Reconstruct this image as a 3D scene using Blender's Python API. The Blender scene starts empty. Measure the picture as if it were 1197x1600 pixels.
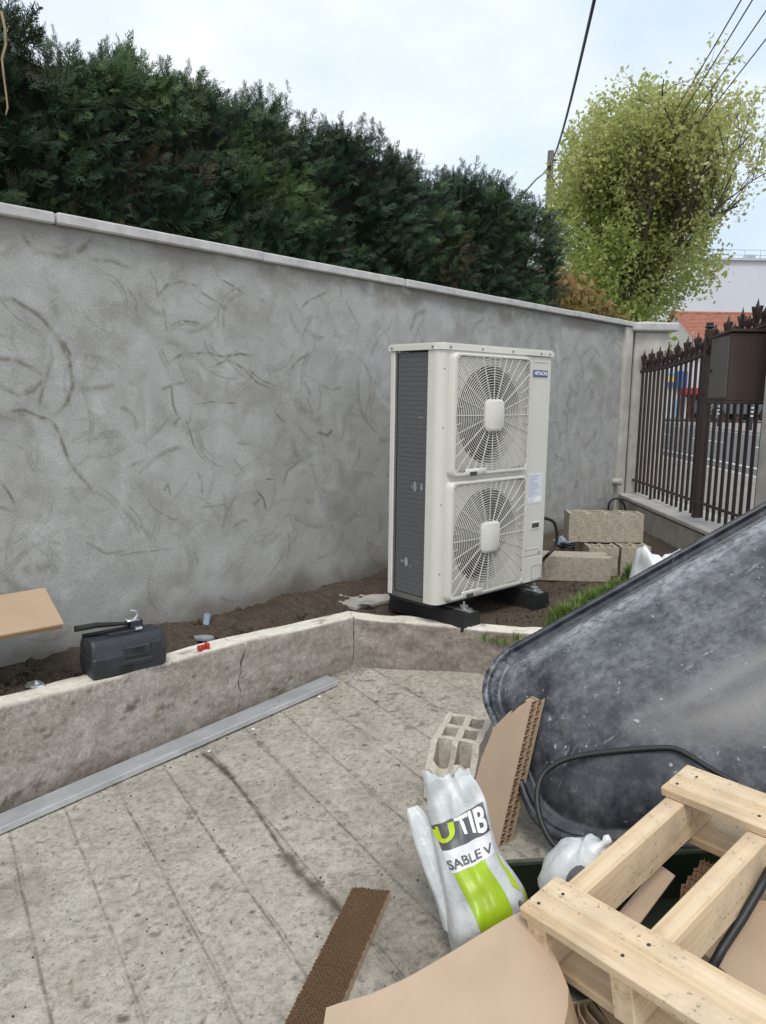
import bpy, bmesh, math, random
import numpy as np
from mathutils import Vector, Matrix
random.seed(7); rng = np.random.default_rng(11)
S = bpy.context.scene
C = S.collection
R = math.radians

# ------------------------------------------------------------------ camera
F, PIT, ROL = 1201.44, 0.151867, 0.013609          # focal length in photo pixels (1197x1600), pitch down, roll
CAMZ = 1.674
_fw = np.array([0, math.cos(PIT), -math.sin(PIT)]); _u0 = np.array([0, math.sin(PIT), math.cos(PIT)]); _x0 = np.array([1., 0, 0])
_rt = math.cos(ROL)*_x0 + math.sin(ROL)*_u0; _up = -math.sin(ROL)*_x0 + math.cos(ROL)*_u0
CAM = np.array([0, 0, CAMZ])
cd = bpy.data.cameras.new('camera'); cam = bpy.data.objects.new('camera', cd); C.objects.link(cam)
cd.sensor_fit = 'VERTICAL'; cd.sensor_height = 24; cd.lens = F/1600*24; cd.clip_start = .02; cd.clip_end = 3000
mw = Matrix(((_rt[0], _up[0], -_fw[0], 0), (_rt[1], _up[1], -_fw[1], 0), (_rt[2], _up[2], -_fw[2], CAMZ), (0, 0, 0, 1)))
cam.matrix_world = mw
S.camera = cam
S.render.resolution_x = 766; S.render.resolution_y = 1024

# ------------------------------------------------------------------ sky, sun, exposure
SUN_EL, SUN_AZ = R(58), R(182)      # azimuth measured clockwise from +Y
wd = bpy.data.worlds.new('World'); S.world = wd; wd.use_nodes = True
nt = wd.node_tree; nt.nodes.clear()
def wn(t, **k):
    n = nt.nodes.new(t)
    for a, b in k.items(): setattr(n, a, b)
    return n
out = wn('ShaderNodeOutputWorld'); bg = wn('ShaderNodeBackground'); bg.inputs[1].default_value = .1
sky = wn('ShaderNodeTexSky'); sky.sky_type = 'NISHITA'; sky.sun_disc = False
sky.sun_elevation = SUN_EL; sky.sun_rotation = SUN_AZ; sky.altitude = 50; sky.air_density = 1; sky.dust_density = 2; sky.ozone_density = 1
tc = wn('ShaderNodeTexCoord'); mp = wn('ShaderNodeMapping'); mp.inputs['Scale'].default_value = (1, 1, 2.2); mp.inputs['Location'].default_value = (.3, .1, .4)
nz = wn('ShaderNodeTexNoise'); nz.inputs['Scale'].default_value = 1.6; nz.inputs['Detail'].default_value = 7; nz.inputs['Roughness'].default_value = .5
cr = wn('ShaderNodeValToRGB'); cr.color_ramp.elements[0].position = .38; cr.color_ramp.elements[0].color = (5.9, 7.1, 8.6, 1)
cr.color_ramp.elements[1].position = .57; cr.color_ramp.elements[1].color = (9.2, 9.45, 9.55, 1)
mx = wn('ShaderNodeMixRGB'); mx.inputs[0].default_value = .86
L = nt.links.new
L(tc.outputs['Generated'], mp.inputs[0]); L(mp.outputs[0], nz.inputs['Vector']); L(nz.outputs['Fac'], cr.inputs[0])
L(sky.outputs[0], mx.inputs[1]); L(cr.outputs[0], mx.inputs[2]); L(mx.outputs[0], bg.inputs[0]); L(bg.outputs[0], out.inputs[0])
sl = bpy.data.lights.new('sun', 'SUN'); sl.energy = 1.4; sl.angle = R(20); sl.color = (1, .96, .9)
so = bpy.data.objects.new('sun', sl); C.objects.link(so)
sd = Vector((math.sin(SUN_AZ)*math.cos(SUN_EL), math.cos(SUN_AZ)*math.cos(SUN_EL), math.sin(SUN_EL)))
so.rotation_euler = sd.to_track_quat('Z', 'Y').to_euler(); so.location = (0, 0, 30)
vs = S.view_settings; vs.view_transform = 'Standard'; vs.look = 'None'; vs.exposure = 0.36; vs.gamma = 1; vs.use_curve_mapping = False

# ------------------------------------------------------------------ pixel -> place helpers
def ray(px, py): return _fw + _rt*(px-598.5)/F - _up*(py-800)/F
def atz(px, py, z): d = ray(px, py); return CAM + d*((z-CAMZ)/d[2])
def aty(px, py, y): d = ray(px, py); return CAM + d*(y/d[1])
def onplane(px, py, p, n): d = ray(px, py); return CAM + d*((np.asarray(p)-CAM)@n)/(d@n)
PB, PC = .0759, .0453; PA = CAMZ - 1.5 + .15*PB - 4.097*PC
def pz(x, y): return PA + PB*x + PC*y                      # the patio slopes gently
def patio(px, py, h=0):
    d = ray(px, py); t = (PA+h-CAMZ)/(d[2]-PB*d[0]-PC*d[1]); return CAM + d*t
SOIL = CAMZ - 1.226
WA = R(49.1); WD = np.array([math.cos(WA), math.sin(WA), 0]); WN = np.array([-WD[1], WD[0], 0]); W0 = np.array([-.5, 4.53, 0])
def onwall(px, py):
    P = onplane(px, py, W0, WN); return (P-W0)@WD, P[2]

# ------------------------------------------------------------------ numpy noise
_tab = rng.random((256, 256))
def vn(x, y):
    xi = np.floor(x).astype(int); yi = np.floor(y).astype(int); fx = x-xi; fy = y-yi
    fx = fx*fx*(3-2*fx); fy = fy*fy*(3-2*fy)
    a = _tab[xi & 255, yi & 255]; b = _tab[(xi+1) & 255, yi & 255]; c = _tab[xi & 255, (yi+1) & 255]; d = _tab[(xi+1) & 255, (yi+1) & 255]
    return (a*(1-fx)+b*fx)*(1-fy) + (c*(1-fx)+d*fx)*fy
def fbm(x, y, o=4, g=.5):
    s = 0; a = 1; n = 0
    for i in range(o):
        s = s + a*vn(x*2**i+17.3*i, y*2**i+5.1*i); n += a; a *= g
    return s/n
def ss(a, b, x):
    t = np.clip((x-a)/(b-a), 0, 1); return t*t*(3-2*t)

# ------------------------------------------------------------------ materials
MATS = {}
class NT:
    def __init__(s, name):
        s.m = bpy.data.materials.new(name); s.m.use_nodes = True; s.t = s.m.node_tree; s.b = s.t.nodes['Principled BSDF']; MATS[name] = s.m
    def n(s, t, ins=None, **k):
        nd = s.t.nodes.new(t)
        for a, b in k.items(): setattr(nd, a, b)
        for a, b in (ins or {}).items(): s.put(nd.inputs[a], b)
        return nd
    def put(s, sock, v):
        if isinstance(v, bpy.types.NodeSocket): s.t.links.new(v, sock)
        elif isinstance(v, bpy.types.Node): s.t.links.new(v.outputs[0], sock)
        elif isinstance(v, tuple) and len(v) == 3 and sock.type == 'RGBA': sock.default_value = (*v, 1)
        else: sock.default_value = v
    def coord(s, scale=(1, 1, 1), kind='Object', rot=(0, 0, 0)):
        c = s.n('ShaderNodeTexCoord'); m = s.n('ShaderNodeMapping', {'Scale': scale, 'Rotation': rot}); s.put(m.inputs[0], c.outputs[kind]); return m.outputs[0]
    def noise(s, v, scale, detail=5, rough=.55, dist=0):
        return s.n('ShaderNodeTexNoise', {'Vector': v, 'Scale': scale, 'Detail': detail, 'Roughness': rough, 'Distortion': dist}).outputs[0]
    def ramp(s, f, stops):
        r = s.n('ShaderNodeValToRGB', {0: f}); e = r.color_ramp.elements
        while len(e) < len(stops): e.new(.5)
        for i, (p, c) in enumerate(stops):
            e[i].position = p; e[i].color = (*c, 1) if isinstance(c, tuple) else (c, c, c, 1)
        return r.outputs[0]
    def mix(s, f, a, b, mode='MIX'):
        m = s.n('ShaderNodeMixRGB', blend_type=mode); s.put(m.inputs[0], f); s.put(m.inputs[1], a); s.put(m.inputs[2], b); return m.outputs[0]
    def attr(s, name, o='Fac'): return s.n('ShaderNodeAttribute', attribute_name=name).outputs[o]
    def math(s, op, a, b=0.):
        m = s.n('ShaderNodeMath', operation=op); s.put(m.inputs[0], a); s.put(m.inputs[1], b); return m.outputs[0]
    def bump(s, h, st=.3, d=.01):
        b = s.n('ShaderNodeBump', {'Strength': st, 'Distance': d, 'Height': h}); s.put(s.b.inputs['Normal'], b.outputs[0])
    def fin(s, col, rough=.8, metal=0, spec=.5):
        s.put(s.b.inputs['Base Color'], col); s.put(s.b.inputs['Roughness'], rough); s.b.inputs['Metallic'].default_value = metal
        s.b.inputs['Specular IOR Level'].default_value = spec; return s.m
def simple(name, c, rough=.6, var=.12, scale=9, metal=0, bump=0, bscale=90, spec=.5, stretch=(1, 1, 1)):
    m = NT(name); v = m.coord(stretch); n = m.noise(v, scale, 6)
    lo = tuple(max(0, x*(1-var*1.6)) for x in c); hi = tuple(min(1, x*(1+var)) for x in c)
    col = m.ramp(n, [(.3, lo), (.7, hi)])
    if bump: m.bump(m.noise(v, bscale, 4), bump, .004)
    return m.fin(col, rough, metal, spec)

# ------------------------------------------------------------------ mesh helpers
class MB:
    def __init__(s): s.v = []; s.f = []
    def add(s, vs, fs):
        k = len(s.v); s.v += [tuple(float(c) for c in p) for p in vs]; s.f += [tuple(i+k for i in f) for f in fs]; return s
    def box(s, c, d, rot=None, bev=0):
        x, y, z = [e/2 for e in d]
        if bev:
            b = min(bev, x*.9, y*.9, z*.9)
            # chamfered box: 24 verts
            bm = bmesh.new(); bmesh.ops.create_cube(bm, size=1)
            for v in bm.verts: v.co = Vector((v.co.x*d[0], v.co.y*d[1], v.co.z*d[2]))
            bmesh.ops.bevel(bm, geom=bm.edges[:], offset=b, segments=1, affect='EDGES', profile=.5)
            bm.verts.index_update()
            vs = [v.co.copy() for v in bm.verts]; fs = [[v.index for v in f.verts] for f in bm.faces]; bm.free()
        else:
            vs = [Vector((i*x, j*y, k*z)) for k in (-1, 1) for j in (-1, 1) for i in (-1, 1)]
            fs = [(0, 2, 3, 1), (4, 5, 7, 6), (0, 1, 5, 4), (2, 6, 7, 3), (0, 4, 6, 2), (1, 3, 7, 5)]
        if rot is not None: vs = [rot @ v for v in vs]
        c = Vector([float(q) for q in c])
        return s.add([v+c for v in vs], fs)
    def bar(s, a, b, w, h, up=(0, 0, 1), bev=0):
        a = Vector([float(q) for q in a]); b = Vector([float(q) for q in b]); d = b-a; l = d.length; x = d/l; u = Vector(up); y = u.cross(x)
        if y.length < 1e-5: y = Vector((0, 1, 0)).cross(x)
        y.normalize(); z = x.cross(y)
        m = Matrix((x, y, z)).transposed()
        return s.box((a+b)/2, (l, w, h), m, bev)
    def tube(s, pts, r, n=8, cap=True):
        P = [Vector([float(q) for q in p]) for p in pts]; k = len(P); rs = r if isinstance(r, (list, tuple)) else [r]*k
        rings = []; prev = None
        for i in range(k):
            t = (P[min(i+1, k-1)]-P[max(i-1, 0)]).normalized()
            if prev is None:
                a = Vector((0, 0, 1)) if abs(t.z) < .9 else Vector((1, 0, 0)); nrm = t.cross(a).normalized()
            else: nrm = (prev - t*prev.dot(t)).normalized()
            prev = nrm; bi = t.cross(nrm)
            rings.append([P[i]+(nrm*math.cos(2*math.pi*j/n)+bi*math.sin(2*math.pi*j/n))*rs[i] for j in range(n)])
        vs = [p for g in rings for p in g]; fs = []
        for i in range(k-1):
            for j in range(n): fs.append((i*n+j, i*n+(j+1) % n, (i+1)*n+(j+1) % n, (i+1)*n+j))
        if cap: fs += [tuple(range(n))[::-1], tuple((k-1)*n+j for j in range(n))]
        return s.add(vs, fs)
    def cyl(s, a, b, r, n=16, r2=None): return s.tube([a, b], [r, r if r2 is None else r2], n)
    def prism(s, poly, z0, z1, fn=None):
        n = len(poly); vs = [(x, y, z0) for x, y in poly]+[(x, y, z1) for x, y in poly]
        if fn: vs = [fn(*v) for v in vs]
        return s.add(vs, [tuple(range(n))[::-1], tuple(range(n, 2*n))]+[(i, (i+1) % n, n+(i+1) % n, n+i) for i in range(n)])
    def build(s, name, mat, parent=None, smooth=False, attrs=None, angle=None): 
        return mk(name, s.v, s.f, mat, parent, smooth, attrs, angle)
def mk(name, v, f, mat, parent=None, smooth=False, attrs=None, angle=None):
    me = bpy.data.meshes.new(name); me.from_pydata(v, [], f); fix(me)
    for k, a in (attrs or {}).items():
        at = me.attributes.new(k, 'FLOAT', 'POINT'); at.data.foreach_set('value', np.asarray(a, np.float32))
    return put(name, me, mat, parent, smooth, angle)
def fix(me):
    bm = bmesh.new(); bm.from_mesh(me); bmesh.ops.recalc_face_normals(bm, faces=bm.faces[:]); bm.to_mesh(me); bm.free()
def mknp(name, V, Q, mat, parent=None, smooth=False, attrs=None):
    """fast mesh from numpy: V (n,3), Q (m,k) same face size"""
    me = bpy.data.meshes.new(name); V = np.ascontiguousarray(V, np.float32); Q = np.ascontiguousarray(Q, np.int32); m, k = Q.shape
    me.vertices.add(len(V)); me.vertices.foreach_set('co', V.ravel()); me.loops.add(m*k); me.loops.foreach_set('vertex_index', Q.ravel())
    me.polygons.add(m); me.polygons.foreach_set('loop_start', np.arange(0, m*k, k, dtype=np.int32)); me.update(calc_edges=True)
    for kk, a in (attrs or {}).items():
        at = me.attributes.new(kk, 'FLOAT', 'POINT'); at.data.foreach_set('value', np.asarray(a, np.float32).ravel())
    return put(name, me, mat, parent, smooth)
def put(name, me, mat, parent=None, smooth=False, angle=None):
    if mat: me.materials.append(MATS[mat] if isinstance(mat, str) else mat)
    if smooth:
        me.polygons.foreach_set('use_smooth', [True]*len(me.polygons))
        if angle: me.set_sharp_from_angle(angle=R(angle))
    o = bpy.data.objects.new(name, me); C.objects.link(o)
    if parent: o.parent = parent
    return o
def gridq(nu, nv):
    i = np.arange(nu-1)[:, None]*nv + np.arange(nv-1)[None, :]
    return np.stack([i, i+nv, i+nv+1, i+1], -1).reshape(-1, 4)
def tag(o, label=None, cat=None, group=None, kind=None):
    if label: o['label'] = label
    if cat: o['category'] = cat
    if group: o['group'] = group
    if kind: o['kind'] = kind
    return o
def empty(name, loc=(0, 0, 0), rz=0, label=None, cat=None, group=None):
    o = bpy.data.objects.new(name, None); C.objects.link(o); o.location = [float(q) for q in loc]; o.rotation_euler = (0, 0, rz); o.empty_display_size = .1
    return tag(o, label, cat, group)
def text_mesh(body, size, depth=.0006, bold=0, shear=0, font=None):
    cu = bpy.data.curves.new('lettering', 'FONT'); cu.body = body; cu.size = size; cu.align_x = 'CENTER'; cu.align_y = 'CENTER'; cu.extrude = depth; cu.offset = bold; cu.shear = shear; cu.resolution_u = 3
    o = bpy.data.objects.new('lettering', cu); C.objects.link(o); dg = bpy.context.evaluated_depsgraph_get(); dg.update()
    me = bpy.data.meshes.new_from_object(o.evaluated_get(dg)); bpy.data.objects.remove(o); return me

# ---- materials
def wall_material():
    m = NT('cement_render'); v = m.coord()
    big = m.noise(v, 1.1, 5, .6, .6); mid = m.noise(v, 5, 6, .6, 1.2); fine = m.noise(v, 120, 3, .6)
    base = m.ramp(big, [(.3, (.30, .297, .282)), (.5, (.385, .387, .377)), (.72, (.475, .484, .48))])
    base = m.mix(.45, base, m.ramp(mid, [(.3, (.27, .265, .245)), (.7, (.47, .47, .455))]))
    st = m.attr('stroke')
    v2 = m.coord((60, 60, 7), rot=(0, 0, 0)); scr = m.noise(m.coord((14, 14, 60)), 1, 4, .7, 2)
    sf = m.math('MULTIPLY', st, m.ramp(scr, [(.25, .7), (.6, 1.)]))
    col = m.mix(m.math('MINIMUM', m.math('MULTIPLY', sf, 1.25), .88), base, (.155, .135, .102))
    col = m.mix(m.math('MULTIPLY', m.attr('pale'), .75), col, (.52, .53, .525))
    col = m.mix(m.math('MULTIPLY', m.attr('earth'), .8), col, (.13, .095, .065))
    col = m.mix(.4, col, m.ramp(fine, [(.3, .28), (.7, .62)]), 'OVERLAY')
    m.bump(m.math('ADD', m.math('ADD', m.math('MULTIPLY', fine, .5), m.math('MULTIPLY', m.noise(v, 30, 6, .7), .6)), m.math('ADD', m.math('MULTIPLY', mid, .9), m.math('MULTIPLY', st, .5))), .45, .006)
    m.fin(col, .88, 0, .25)
wall_material()
def patio_material():
    m = NT('patio_concrete'); v = m.coord()
    big = m.noise(v, 1.6, 6, .6, .4); mid = m.noise(v, 9, 7, .62); fine = m.noise(v, 160, 4, .65)
    base = m.ramp(big, [(.3, (.325, .29, .235)), (.5, (.40, .365, .305)), (.7, (.455, .425, .37))])
    base = m.mix(.4, base, m.ramp(mid, [(.28, (.25, .225, .18)), (.72, (.50, .475, .425))]))
    vo = m.n('ShaderNodeTexVoronoi', {'Vector': m.coord(), 'Scale': 130.}).outputs['Distance']
    base = m.mix(.4, base, m.ramp(fine, [(.25, .12), (.5, .5), (.8, .75)]), 'OVERLAY')
    m2 = m.noise(v, 38, 6, .7); base = m.mix(.58, base, m.ramp(m2, [(.3, .18), (.5, .5), (.72, .74)]), 'OVERLAY')
    pits = m.ramp(m.noise(v, 62, 3, .5), [(.30, 0.), (.36, 1.)])
    base = m.mix(pits, m.mix(.65, base, (.12, .105, .085)), base)
    # pressed lines, about 21 cm apart
    sx = m.n('ShaderNodeSeparateXYZ', {0: m.coord()}); wob = m.math('MULTIPLY', m.math('SUBTRACT', m.noise(v, 2.2, 2, .5), .5), .022)
    gu = m.math('ADD', m.math('ADD', m.math('MULTIPLY', sx.outputs[0], .8526), m.math('MULTIPLY', sx.outputs[1], .5225)), wob)
    fr = m.math('FRACT', m.math('DIVIDE', m.math('SUBTRACT', gu, .0055-.10375), .2075)); ds = m.math('MULTIPLY', m.math('ABSOLUTE', m.math('SUBTRACT', fr, .5)), .2075)
    brk = m.ramp(m.noise(v, 4.5, 4, .6), [(.36, .5), (.56, 1.)]); brk2 = m.ramp(m.noise(v, 30, 3, .6), [(.35, .3), (.6, 1.)])
    ln = m.math('MULTIPLY', m.math('MULTIPLY', m.ramp(ds, [(.0022, 1.), (.0062, 0.)]), brk), brk2)
    ln2 = m.math('MULTIPLY', m.math('MULTIPLY', m.ramp(m.math('ABSOLUTE', m.math('SUBTRACT', ds, .012)), [(.001, 1.), (.005, 0.)]), m.ramp(m.noise(v, 6, 3, .6), [(.52, 0.), (.64, .8)])), brk2)
    gl = m.math('MAXIMUM', ln, ln2)
    base = m.mix(m.math('MULTIPLY', gl, .8), base, (.10, .085, .065))
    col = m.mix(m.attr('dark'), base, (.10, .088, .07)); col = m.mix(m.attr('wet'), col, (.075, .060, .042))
    m.bump(m.math('SUBTRACT', m.math('ADD', m.math('MULTIPLY', fine, .6), m.math('MULTIPLY', m2, .9)), m.math('MULTIPLY', gl, 1.0)), .6, .006)
    m.fin(col, m.ramp(m.attr('wet'), [(0, .9), (1, .45)]), 0, .3)
patio_material()
def kerb_material():
    m = NT('kerb_concrete'); v = m.coord()
    big = m.noise(v, 3, 6, .6, .3); mid = m.noise(v, 14, 6, .65); fine = m.noise(v, 140, 4, .6)
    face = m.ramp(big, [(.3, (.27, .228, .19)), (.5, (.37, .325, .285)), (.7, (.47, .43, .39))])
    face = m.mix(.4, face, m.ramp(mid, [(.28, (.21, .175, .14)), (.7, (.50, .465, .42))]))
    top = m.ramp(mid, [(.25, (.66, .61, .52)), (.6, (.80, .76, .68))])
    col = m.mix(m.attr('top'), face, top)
    col = m.mix(m.math('MULTIPLY', m.attr('dirt'), .75), col, (.12, .092, .066))
    col = m.mix(.45, col, m.ramp(fine, [(.25, .2), (.75, .7)]), 'OVERLAY'); col = m.mix(.5, col, m.ramp(m.noise(v, 45, 6, .7), [(.3, .2), (.7, .72)]), 'OVERLAY')
    m.bump(m.math('ADD', m.math('MULTIPLY', fine, .6), mid), .8, .008)
    m.fin(col, .9, 0, .25)
kerb_material()
def soil_material():
    m = NT('soil'); v = m.coord()
    n1 = m.noise(v, 3, 6, .6); n2 = m.noise(v, 45, 6, .65)
    col = m.ramp(n2, [(.25, (.045, .033, .024)), (.5, (.10, .075, .056)), (.75, (.18, .142, .11))])
    col = m.mix(.4, col, m.ramp(n1, [(.3, (.062, .047, .035)), (.7, (.155, .123, .098))]))
    col = m.mix(m.ramp(m.noise(v, 90, 2), [(.68, 0.), (.74, .7)]), col, (.22, .19, .155))
    m.bump(m.noise(v, 70, 6, .7), .9, .02); m.fin(col, .95, 0, .15)
soil_material()
def plastic_black():
    m = NT('tub_plastic'); v = m.coord()
    n1 = m.noise(v, 3.6, 9, .72, .15); n2 = m.noise(m.coord((1, 1, 1)), 26, 9, .8, .2); sc = m.noise(m.coord((3, 40, 6), rot=(.3, .4, .6)), 1, 5, .6, 1)
    fs = m.noise(m.coord((6, 90, 14), rot=(.5, .2, .9)), 1, 4, .7, .6); n2 = m.math('ADD', m.math('MULTIPLY', n2, .8), m.math('MULTIPLY', fs, .2)); dust_sheen = m.math('MULTIPLY', m.ramp(n1, [(.40, .0), (.66, 1.)]), m.ramp(n2, [(.36, .15), (.66, 1.)]))
    dust_sheen = m.math('ADD', m.math('MULTIPLY', dust_sheen, .50), m.math('MULTIPLY', m.attr('dust_sheen'), m.ramp(n2, [(.36, 0.), (.58, 1.)])))
    spk = m.ramp(m.noise(v, 48, 2, .5), [(.70, 0.), (.76, .8)])
    scr = m.ramp(sc, [(.64, 0.), (.72, .5)])
    dust_sheen = m.math('MINIMUM', m.math('ADD', m.math('ADD', dust_sheen, spk), scr), .85)
    col = m.mix(dust_sheen, (.012, .015, .023), (.42, .44, .47))
    m.bump(m.math('ADD', n2, m.math('MULTIPLY', n1, 1.)), .12, .004)
    m.fin(col, m.ramp(dust_sheen, [(0, .30), (.6, .7)]), 0, .55)
plastic_black()
def wood_mat():
    m = NT('pallet_wood'); v = m.coord((1.0, 24, 24)); w = m.noise(v, 1.6, 6, .6, .5); k = m.noise(m.coord((1.2, 5, 5)), 1.3, 4)
    col = m.ramp(w, [(.3, (.47, .315, .165)), (.5, (.66, .495, .315)), (.7, (.76, .61, .43))])
    col = m.mix(m.ramp(k, [(.35, .0), (.65, .5)]), col, (.72, .60, .44))
    col = m.mix(m.ramp(m.noise(m.coord((3, 22, 22)), 1, 3, .5, .5), [(.68, 0.), (.76, .6)]), col, (.36, .22, .11))
    kn = m.n('ShaderNodeTexVoronoi', {'Vector': m.coord((3.2, 9, 9)), 'Scale': 1.}).outputs['Distance']
    col = m.mix(m.ramp(kn, [(.06, .85), (.13, 0.)]), col, (.22, .11, .05))
    sp = m.math('MULTIPLY', m.ramp(m.noise(m.coord(), 75, 3, .6), [(.60, 0.), (.68, 1.)]), m.ramp(m.noise(m.coord(), 6, 3, .6), [(.42, 0.), (.58, .85)]))
    col = m.mix(sp, col, (.12, .085, .06)); col = m.mix(m.ramp(m.noise(m.coord(), 9, 4, .6), [(.46, 0.), (.72, .5)]), col, (.38, .30, .22))
    m.bump(w, .3, .003); m.fin(col, .7, 0, .3)
wood_mat()
def card_mat(name, c):
    m = NT(name); v = m.coord(); w = m.n('ShaderNodeTexWave', {'Vector': m.coord(), 'Scale': 55., 'Distortion': .6}); n = m.noise(v, 7, 5)
    col = m.ramp(n, [(.3, tuple(x*.88 for x in c)), (.7, c)]); col = m.mix(.05, col, w.outputs[0], 'MULTIPLY')
    m.bump(w.outputs[1], .06, .002); m.fin(col, .85, 0, .2)
card_mat('cardboard', (.46, .335, .225)); card_mat('cardboard_pale', (.51, .385, .28)); card_mat('cardboard_edge', (.235, .15, .088))
def hedge_mat():
    m = NT('hedge_leaf'); t = m.attr('tone'); n = m.noise(m.coord(), 1.3, 4)
    col = m.ramp(t, [(0, (.010, .024, .013)), (.45, (.022, .050, .024)), (.8, (.048, .095, .036)), (.93, (.085, .15, .045)), (1, (.10, .17, .05))])
    col = m.mix(.35, col, m.ramp(n, [(.3, (.02, .045, .034)), (.7, (.06, .10, .04))]))
    col = m.mix(m.attr('dead'), col, (.085, .055, .032))
    m.fin(col, .6, 0, .3)
    m.b.inputs['Subsurface Weight'].default_value = 0
hedge_mat()
def leaf_mat(name, stops):
    m = NT(name); t = m.attr('tone'); col = m.ramp(t, stops); m.fin(col, .55, 0, .35)
    tr = m.n('ShaderNodeBsdfTranslucent', {'Color': col}); mx = m.n('ShaderNodeMixShader', {0: .5}); m.t.links.new(m.b.outputs[0], mx.inputs[1]); m.t.links.new(tr.outputs[0], mx.inputs[2])
    m.t.links.new(mx.outputs[0], m.t.nodes['Material Output'].inputs[0])
leaf_mat('tree_leaf', [(0, (.24, .31, .075)), (.4, (.42, .47, .14)), (.75, (.57, .58, .25)), (1, (.67, .65, .37))])
leaf_mat('shrub_leaf', [(0, (.10, .14, .03)), (.45, (.19, .19, .05)), (.75, (.34, .21, .08)), (1, (.42, .30, .14))])
leaf_mat('grass_blade', [(0, (.09, .16, .035)), (.6, (.20, .31, .075)), (1, (.38, .42, .15))])
def rim_plastic():
    m = NT('tub_rim'); v = m.coord(); n = m.noise(v, 14, 8, .75); sc = m.noise(m.coord((30, 30, 5)), 1, 4, .6)
    d = m.math('MULTIPLY', m.attr('dust_sheen'), m.ramp(n, [(.45, 0.), (.6, 1.)])); d = m.math('MAXIMUM', d, m.ramp(sc, [(.66, 0.), (.74, .45)]))
    m.fin(m.mix(d, (.011, .014, .021), (.42, .45, .5)), .38, 0, .5)
rim_plastic()
simple('bark', (.10, .08, .062), .9, .35, 12, bump=.6, bscale=30)
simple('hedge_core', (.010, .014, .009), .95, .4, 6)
simple('coping_stone', (.50, .49, .475), .85, .12, 14, bump=.35, bscale=150)
simple('pillar_render', (.50, .475, .435), .88, .13, 6, bump=.35, bscale=90)
simple('old_render', (.44, .405, .36), .9, .2, 5, bump=.5, bscale=70)
simple('unit_paint', (.64, .625, .575), .42, .03, 5, spec=.45)
simple('unit_panel', (.62, .605, .555), .42, .03, 5, spec=.45)
simple('unit_dark', (.02, .02, .022), .6, .2, 5)
simple('fan_grey', (.055, .052, .048), .5, .1, 5)
simple('coil_fin', (.118, .122, .128), .55, .10, 24, stretch=(1, 1, 6), metal=.2)
simple('steel_zinc', (.55, .57, .59), .35, .15, 40, metal=.9)
simple('screw', (.25, .25, .25), .4, .1, 5, metal=.8)
simple('rubber', (.012, .012, .013), .65, .3, 15, bump=.3)
simple('badge_blue', (.055, .105, .21), .4, .05, 5)
simple('white_print', (.85, .85, .85), .5, .02, 5)
simple('paper', (.66, .69, .76), .7, .05, 20)
simple('print_grey', (.33, .36, .43), .7, .05, 20)
simple('sticker_green', (.03, .20, .05), .5, .05, 5)
simple('aluminium', (.70, .73, .77), .36, .10, 9, metal=.7, bump=.05, bscale=60, stretch=(1, 2, 2))
simple('iron_brown', (.045, .026, .022), .5, .2, 20, bump=.15)
simple('box_brown', (.062, .038, .034), .45, .08, 10)
simple('box_brown_lit', (.13, .112, .102), .45, .08, 10)  # paler copy of the box brown, side light put into its colour
simple('block_concrete', (.40, .35, .28), .95, .16, 60, bump=.9, bscale=110)
simple('block_pale', (.52, .475, .40), .95, .14, 60, bump=.9, bscale=110)
simple('case_plastic', (.026, .030, .037), .5, .2, 20, bump=.12, bscale=120)
simple('red_plastic', (.42, .025, .02), .4, .1, 10)
simple('cable_black', (.016, .017, .019), .5, .2, 20)
simple('green_tub', (.018, .026, .015), .4, .25, 9)
simple('green_rim', (.12, .145, .10), .5, .2, 9)
simple('plastic_blue', (.38, .46, .56), .3, .15, 10)
simple('plastic_white', (.83, .85, .88), .35, .05, 10)
simple('foil', (.6, .63, .66), .25, .2, 30, metal=.9)
simple('grey_scrap', (.28, .31, .32), .5, .2, 20)
simple('nail', (.07, .06, .055), .5, .1, 5, metal=.6)
simple('pole_wood', (.16, .145, .135), .9, .2, 6)
simple('asphalt', (.105, .107, .11), .92, .15, 3, bump=.4, bscale=60)
simple('pavement', (.23, .215, .195), .92, .12, 2)
simple('kerb_stone', (.42, .41, .39), .9, .1, 3)
simple('road_paint', (.62, .62, .62), .8, .1, 4)
simple('white_facade', (.58, .60, .65), .85, .025, .3)
simple('house_facade', (.60, .58, .53), .85, .06, 1)
simple('shop_facade', (.55, .56, .57), .85, .08, 1)
simple('shop_blue', (.03, .13, .42), .5, .08, 2)
simple('shop_skyblue', (.22, .42, .66), .5, .08, 2)
simple('shop_yellow', (.75, .52, .06), .5, .08, 2)
simple('shop_red', (.40, .02, .025), .6, .08, 2)
simple('shop_wood', (.16, .055, .045), .6, .1, 2)
simple('shutter_white', (.62, .62, .62), .6, .05, 2)
simple('glass_dark', (.03, .035, .04), .12, .1, 2)
simple('car_paint', (.10, .115, .135), .25, .05, 2)
simple('car_silver', (.45, .46, .48), .3, .05, 2)
simple('tyre', (.012, .012, .012), .8, .1, 5)
simple('rim_metal', (.55, .56, .58), .3, .1, 5, metal=.8)
simple('bollard_grey', (.02, .022, .025), .5, .1, 3)
simple('rail_steel', (.50, .52, .55), .4, .1, 3, metal=.4)
simple('twig_tan', (.30, .22, .13), .8, .2, 20)
def roof_mat():
    m = NT('roof_tile'); v = m.coord(); n = m.noise(v, 3, 5); m.fin(m.ramp(n, [(.3, (.27, .10, .065)), (.7, (.40, .175, .12))]), .85)
roof_mat()
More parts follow.
